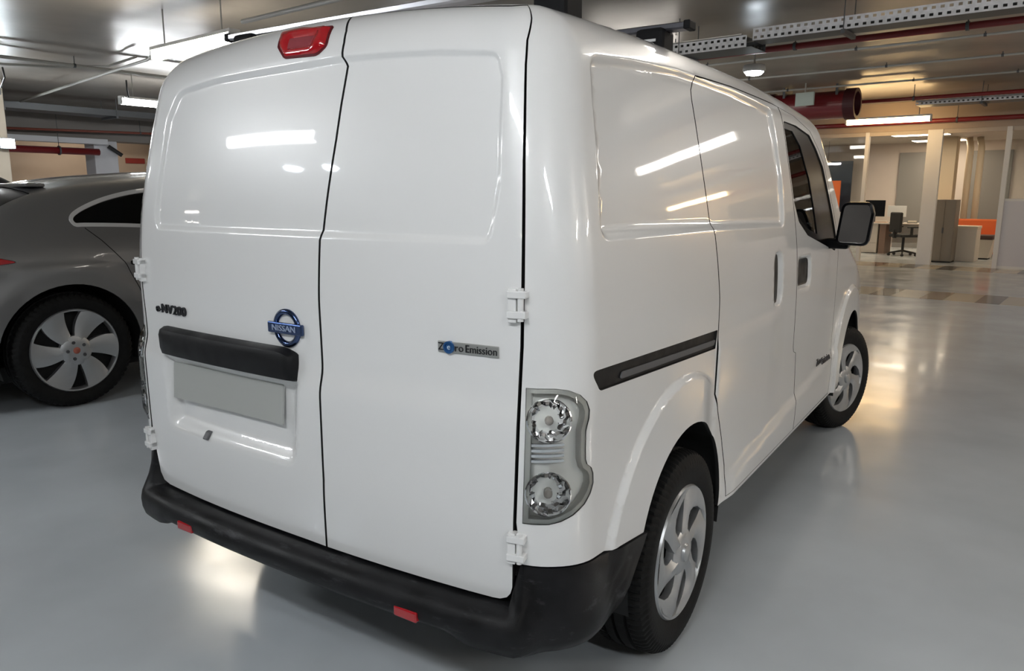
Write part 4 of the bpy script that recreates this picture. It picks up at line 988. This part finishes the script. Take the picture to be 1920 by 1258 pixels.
bl.build('impeller', M_GALVD, fan)
for sx in (-.5, .4): MB().box((sx-.02, -.2, .15), (sx+.02, .2, CEIL-2.94)).build('bracket', M_GALVD, fan)
place(fan, -2.80, 13.0, 2.94); tag(fan, 'dark red cylindrical jet fan under the ceiling near the office', 'fan')
sg = empty('hanging_sign'); MB().box((-.165, -.02, 0), (.165, .02, .22), .006).build('sign_box', mat('sign_green', (.50, .58, .53), .4), sg)
MB().tube([(0, 0, .2), (0, 0, CEIL-2.9)], .012, 8).build('hanger', M_COND, sg); place(sg, -2.81, 12.45, 2.9, -.15); tag(sg, 'blank pale green sign box hanging before the red jet fan', 'sign')
# --- office front
def office():
    posts = [(-7.75, .08), (-6.05, .08), (-4.40, .08), (-2.74, .075), (-1.47, .27), (-.215, .085), (1.20, .08), (2.6, .08), (3.9, .08)]
    for i, (x, wd) in enumerate(posts):
        struct(bobj(MB().box((x-wd/2, 16.32, 0), (x+wd/2, 16.44, 2.70), .004), 'trim_%d' % (i+1), M_WHITEP))
    struct(bobj(MB().box((-8, 16.34, 2.62), (4, 16.42, 2.70)), 'trim_20', mat('frame_tan', (.45, .38, .31), .5)))
    n = 0
    for i in range(len(posts)-1):
        n += 1; x0 = posts[i][0]+posts[i][1]/2; x1 = posts[i+1][0]-posts[i+1][1]/2; low = 1.32 if x0 > -.3 else 0.0
        if -2.8 < x0 < -.5: continue          # the open entrance
        wi = struct(bobj(MB().box((x0, 16.375, low+.02), (x1, 16.385, 2.62)), 'window_%d' % n, PANE))
        if low:
            MB().box((x0, 16.36, .05), (x1, 16.40, 1.30)).build('spandrel_panel', mat('panel_white', (.60, .58, .60), .35), wi)
            MB().box((x0, 16.35, 1.30), (x1, 16.41, 1.345)).build('window_bar', M_WHITEP, wi)
            MB().box((x0, 16.35, .0), (x1, 16.41, .05)).build('window_bar', M_WHITEP, wi)
    # unseen ceiling panels added to light the office
    for x, y, wh in ((-5.5, 19, 'before the orange screens'), (-2.2, 18.6, 'over the office chair'), (-2.2, 20.9, 'by the grey back doors'), (1.2, 19.2, 'behind the white-panelled glazing')):
        l = empty('fill_panel'); MB().box((-.6, -.3, 0), (.6, .3, .03)).build('frame', WHITEPL, l); MB().box((-.57, -.27, -.006), (.57, .27, 0)).build('diffuser', mat('office_glow', (.9, .9, .9), .4, emit=(1., .84, .62), estr=TUBE*.28), l)
        place(l, x, y, 2.77); tag(l, 'added flat warm fill panel in the office ceiling '+wh, 'ceiling light', 'added office fill panels')
    # grey doors in the back wall
    for i, x in enumerate((-2.85, -1.15)):
        d = struct(bobj(MB().box((x-.45, 21.94, 0), (x+.45, 22.0, 2.55), .004), 'door_%d' % (i+1), mat('door_grey', (.22, .21, .20), .5)))
        MB().box((x+.34, 21.90, 1.0), (x+.40, 21.94, 1.12), .004).build('door_handle', CHROME, d)
    # yellow lit column with pipes
    c = bobj(MB().box((-2.02, 20.05, 0), (-1.66, 20.45, 2.80), .01), 'concrete_column', mat('column_tan', (.52, .42, .29), .6)); tag(c, 'tan concrete column inside the office behind the grey cabinet', 'column')
    for x in (-1.45, -1.22):
        o = pipe('riser_pipe', [(x, 20.6, 0), (x, 20.6, 2.55), (x-.05, 20.6, 2.80)], .075, mat('pipe_cream', (.60, .50, .36), .45), 'fat cream riser pipe '+('next to the tan office column' if x < -1.4 else 'on the sofa side of its twin'), 'pipe', (), 'office riser pipes')
    # cabinet
    cb = empty('filing_cabinet'); MB().box((-.2, -.25, .03), (.2, .25, 1.32), .006).build('cabinet_body', mat('cabinet_grey', (.20, .17, .135), .45), cb)
    for k in range(2):
        dd = MB().box((-.195+.197*k, -.262, .05), (-.002+.197*k, -.25, 1.30), .003).build('cabinet_door', mat('cabinet_grey', (.2, .17, .135), .45), cb)
        MB().box((-.02+.02*k, -.275, .62), (-.008+.02*k, -.262, .74)).build('door_pull', M_GALVD, dd)
    MB().box((-.19, -.24, 0), (.19, .24, .03)).build('plinth', VOIDM, cb)
    place(cb, -1.30, 17.42, 0); tag(cb, 'tall brown-grey office cabinet just behind the glass front', 'cabinet')
    # white block counter and bench
    k = empty('block_counter'); MB().box((-.23, -.3, 0), (.23, .3, .70), .01).build('body', mat('block_white', (.66, .60, .52), .5), k); MB().box((-.24, -.31, .70), (.24, .31, .76), .008).build('top', mat('block_top', (.68, .60, .48), .5), k)
    place(k, -.98, 18.04, 0); tag(k, 'white block counter next to the brown-grey cabinet', 'counter')
    p = empty('pouf'); V = [(-.15, -.2, 0.03), (.10, -.2, .03), (.13, .2, .03), (-.15, .2, .03), (-.18, -.24, .44), (.18, -.24, .44), (.18, .24, .44), (-.18, .24, .44)]
    MB().add(V, [(3, 2, 1, 0), (4, 5, 6, 7), (0, 1, 5, 4), (1, 2, 6, 5), (2, 3, 7, 6), (3, 0, 4, 7)]).build('pouf_base', mat('block_white', (.66, .60, .52), .5), p); MB().box((-.18, -.24, .44), (.18, .24, .54), .03).build('seat_cushion', mat('dark_seat', (.10, .06, .055), .8), p); MB().box((-.13, -.17, 0), (.10, .17, .03)).build('plinth', VOIDM, p)
    place(p, -.72, 18.9, 0); tag(p, 'white tapered stool with a dark seat by the orange sofa', 'stool')
    s = empty('sofa'); org = mat('orange_fabric', (.62, .13, .035), .85, bump=(90, .3, .003))
    MB().box((-.7, -.35, .08), (.7, .35, .42), .03).build('seat', org, s); MB().box((-.7, .18, .42), (.7, .35, .86), .04).build('backrest', org, s)
    for sx in (-.6, .6):
        for sy_ in (-.28, .28): MB().tube([(sx, sy_, 0), (sx, sy_, .09)], .018, 8).build('leg', M_GALVD, s)
    place(s, -.85, 19.72, 0); tag(s, 'low orange sofa at the far side of the office', 'sofa')
    # desk
    d = empty('office_desk'); wt = mat('desk_white', (.60, .55, .49), .45)
    MB().box((-1.0, -.38, .72), (1.0, .38, .75), .004).build('desktop', wt, d)
    pd = MB().box((-.72, -.34, .02), (-.30, .34, .72), .004).build('pedestal', wt, d); 
    for q in range(3): MB().box((-.70, -.352, .05+.22*q), (-.32, -.34, .25+.22*q)).build('drawer', wt, pd)
    MB().box((-.26, -.34, .0), (-.12, .30, .72), .004).build('wood_panel', mat('wood_brown', (.22, .14, .10), .5), d)
    MB().box((-.1, .30, .25), (.95, .33, .70)).build('modesty_panel', wt, d)
    for sx in (.95,):
        for sy_ in (-.33, .33): MB().tube([(sx, sy_, 0), (sx, sy_, .72)], .022, 8).build('leg', M_WHITEP, d)
    place(d, -2.72, 19.4, 0); tag(d, 'white office desk with a brown side panel', 'desk')
    def monitor(x, y, wd, h, m, lb):
        r = empty('computer_monitor'); MB().box((-wd/2, -.02, .14), (wd/2, .02, .14+h), .006).build('screen', m, r)
        MB().tube([(0, .02, .0), (0, .03, .22)], .02, 8).build('stand', M_GALVD, r); MB().box((-.11, -.08, 0), (.11, .10, .012), .003).build('base', M_GALVD, r)
        place(r, x, y, .75); tag(r, lb, 'monitor'); return r
    monitor(-3.24, 19.55, .46, .40, BLACKG, 'black computer monitor on the office desk'); monitor(-2.72, 19.50, .42, .27, LIGHTPL, 'pale grey monitor seen from its back on the desk')
    kb = MB()
    for q, (x, y, a, b, h, c) in enumerate(((-3.0, 19.25, .28, .18, .05, (.55, .35, .25)), (-2.65, 19.2, .3, .2, .03, (.04, .04, .04)), (-2.32, 19.3, .2, .15, .06, (.1, .09, .08)))):
        o = empty('paper_tray'); MB().box((-a/2, -b/2, 0), (a/2, b/2, h*.35), .004).build('tray', mat('stuff%d' % q, c, .6), o); MB().box((-a*.42, -b*.4, h*.35), (a*.42, b*.4, h)).build('papers', mat('paper', (.6, .55, .48), .8), o)
        place(o, x, y, .75); tag(o, ('brown paper tray under the black monitor', 'black paper tray before the pale monitor', 'dark grey paper tray at the end of the desk')[q], 'tray')
    # swivel chair
    ch = empty('office_chair'); bk = mat('chair_black', (.02, .02, .02), .7)
    MB().box((-.24, -.24, .44), (.24, .24, .51), .03).build('seat', bk, ch); MB().box((-.21, .20, .55), (.21, .26, 1.02), .03).build('backrest', bk, ch); MB().box((-.03, .20, .42), (.03, .28, .62), .008).build('back_support', bk, ch)
    MB().tube([(0, 0, .10), (0, 0, .45)], .03, 10).build('gas_column', bk, ch)
    for q in range(5):
        t = 2*math.pi*q/5; lg = MB().tube([(0, 0, .12), (.30*math.cos(t), .30*math.sin(t), .07)], [.026, .016], 8).build('leg', bk, ch)
        MB().tube([(.30*math.cos(t)-.02, .30*math.sin(t), .03), (.30*math.cos(t)+.02, .30*math.sin(t), .03)], .03, 10).build('caster', bk, lg)
    for sx in (-.28, .28): MB().box((sx-.025, -.16, .66), (sx+.025, .12, .69), .008).box((sx-.015, -.02, .48), (sx+.015, .03, .66)).build('armrest', bk, ch)
    place(ch, -2.36, 18.72, 0, 2.4); tag(ch, 'black swivel office chair at the white desk', 'chair')
    # orange screens
    for q, x in enumerate((-5.0, -4.62)):
        o = empty('desk_screen'); MB().box((-.16, -.02, .75), (.16, .02, 1.80), .008).build('panel', org, o); MB().box((-.16, -.12, 0), (.16, .12, .75), .01).build('base', wt, o)
        place(o, x, 20.8, 0); tag(o, 'upright orange fabric screen on a white base', 'screen', 'orange desk screens')
    o = MB().box((-1.4, -.02, .95), (1.0, .02, 2.35), .004); o = bobj(o, 'blue_partition', mat('dark_blue', (.03, .04, .06), .25), -5.4, 21.6); tag(o, 'dark blue glossy board on the office back wall, left of the grey doors', 'board')
    for q, (x, z) in enumerate(((-5.6, 2.3), (-4.6, 2.2))):
        l = empty('pendant_light'); MB().lathe([(.0, .14), (.05, .10), (.10, .02)], 24, 'z').build('shade', mat('shade', (.5, .42, .3), .5), l, smooth=True); MB().lathe([(0.005, .13), (-.01, .001)], 24, 'z').build('diffuser', mat('office_glow2', (.9, .9, .9), .4, emit=(1., .86, .6), estr=TUBE*.4), l)
        MB().tube([(0, 0, .1), (0, 0, 2.80-z)], .005, 6).build('cord', M_CABLE, l); place(l, x, 19.6+.4*q, z); tag(l, 'small warm pendant lamp above the orange screens', 'lamp', 'office pendant lamps')
office()
# --- the left end
def left_end():
    struct(bobj(MB().box((-17.3, -14, 2.58), (-16.75, 16.3, CEIL)), 'trim_30', mat('beam_grey', (.20, .18, .165), .5)))
    c = bobj(MB().box((-17.28, 6.70, 0), (-16.78, 7.22, 2.58), .012), 'pillar', mat('pillar_white', (.66, .66, .69), .5, var=(2, .06))); tag(c, 'square white pillar under the downstand beam by the tan wall', 'pillar')
    for y in (-6.0, 14.0):
        c2 = bobj(MB().box((-17.28, y-.26, 0), (-16.78, y+.26, 2.58), .012), 'pillar', mat('pillar_white', (.66, .66, .69), .5)); tag(c2, 'square white pillar at the %s end of the downstand beam' % ('back' if y < 0 else 'far'), 'pillar')
    d = bobj(MB().box((-16.74, 3.0, 2.48), (-16.50, 6.9, 2.60), .01), 'air_duct', mat('duct_white', (.66, .67, .70), .4)); tag(d, 'pale flat air duct below the downstand beam', 'duct')
    col = bobj(MB().box((-13.75, 3.05, 0), (-13.2, 3.80, CEIL), .012), 'column', mat('column_tan2', (.44, .38, .30), .6)); tag(col, 'tan column carrying a white floodlight', 'column')
    f = empty('floodlight'); MB().box((-.03, -.12, -.09), (.05, .12, .09), .01).build('housing', M_GALVD, f); MB().box((.05, -.105, -.075), (.056, .105, .075)).build('lamp_face', mat('flood', (.9, .9, .9), .3, emit=(.85, .95, 1.), estr=TUBE*2.0), f); MB().box((-.09, -.03, -.03), (-.03, .03, .03)).build('bracket', M_GALVD, f)
    place(f, -13.11, 3.74, 2.21); tag(f, 'bright white floodlight on the tan column', 'lamp')
    e = empty('exit_sign'); MB().box((0, -.26, -.07), (.05, .26, .07), .006).build('sign_face', mat('sign_red', (.38, .03, .015), .5), e); place(e, -20.0, 9.12, 2.29); tag(e, 'small red sign on the tan wall', 'sign')
    cm = empty('security_camera'); MB().tube([(0, 0, 0), (.10, 0, -.02)], .03, 10).build('mount', VOIDM, cm); MB().tube([(.08, -.10, .06), (.16, .16, -.14)], .045, 12).build('camera_body', mat('cam_black', (.02, .02, .02), .4), cm); place(cm, -16.78, 7.08, 2.40); tag(cm, 'black tubular security camera on the white pillar', 'camera')
    for y in (3.4, 4.1, 4.8, 5.5):
        p = bobj(MB().box((-19.98, y-.30, 0), (-19.90, y+.30, 2.25), .006), 'wall_panel', mat('panel_lilac', (.36, .33, .38), .5)); tag(p, 'lilac grey corrugated panel on the tan wall', 'panel', 'lilac wall panels')
        for q in range(6): MB().box((-19.90, y-.27+q*.10, .05), (-19.885, y-.22+q*.10, 2.2)).build('rib', mat('panel_lilac', (.36, .33, .38), .5), p)
left_end()
dcar = copy_tree(car); DK = mat('black_metallic', (.016, .015, .016), .3, metal=.3, coat=1.)
def repaint(o):
    if o.type == 'MESH' and o.data.materials and o.data.materials[0] == GREYCAR:
        o.data = o.data.copy(); o.data.materials[0] = DK
    for ch in o.children: repaint(ch)
repaint(dcar); place(dcar, -9.9, -.50, 0); dcar.scale = (1.04, 1.0, 1.12)
tag(dcar, 'tall black parked car beyond the dark grey hatchback', 'car')
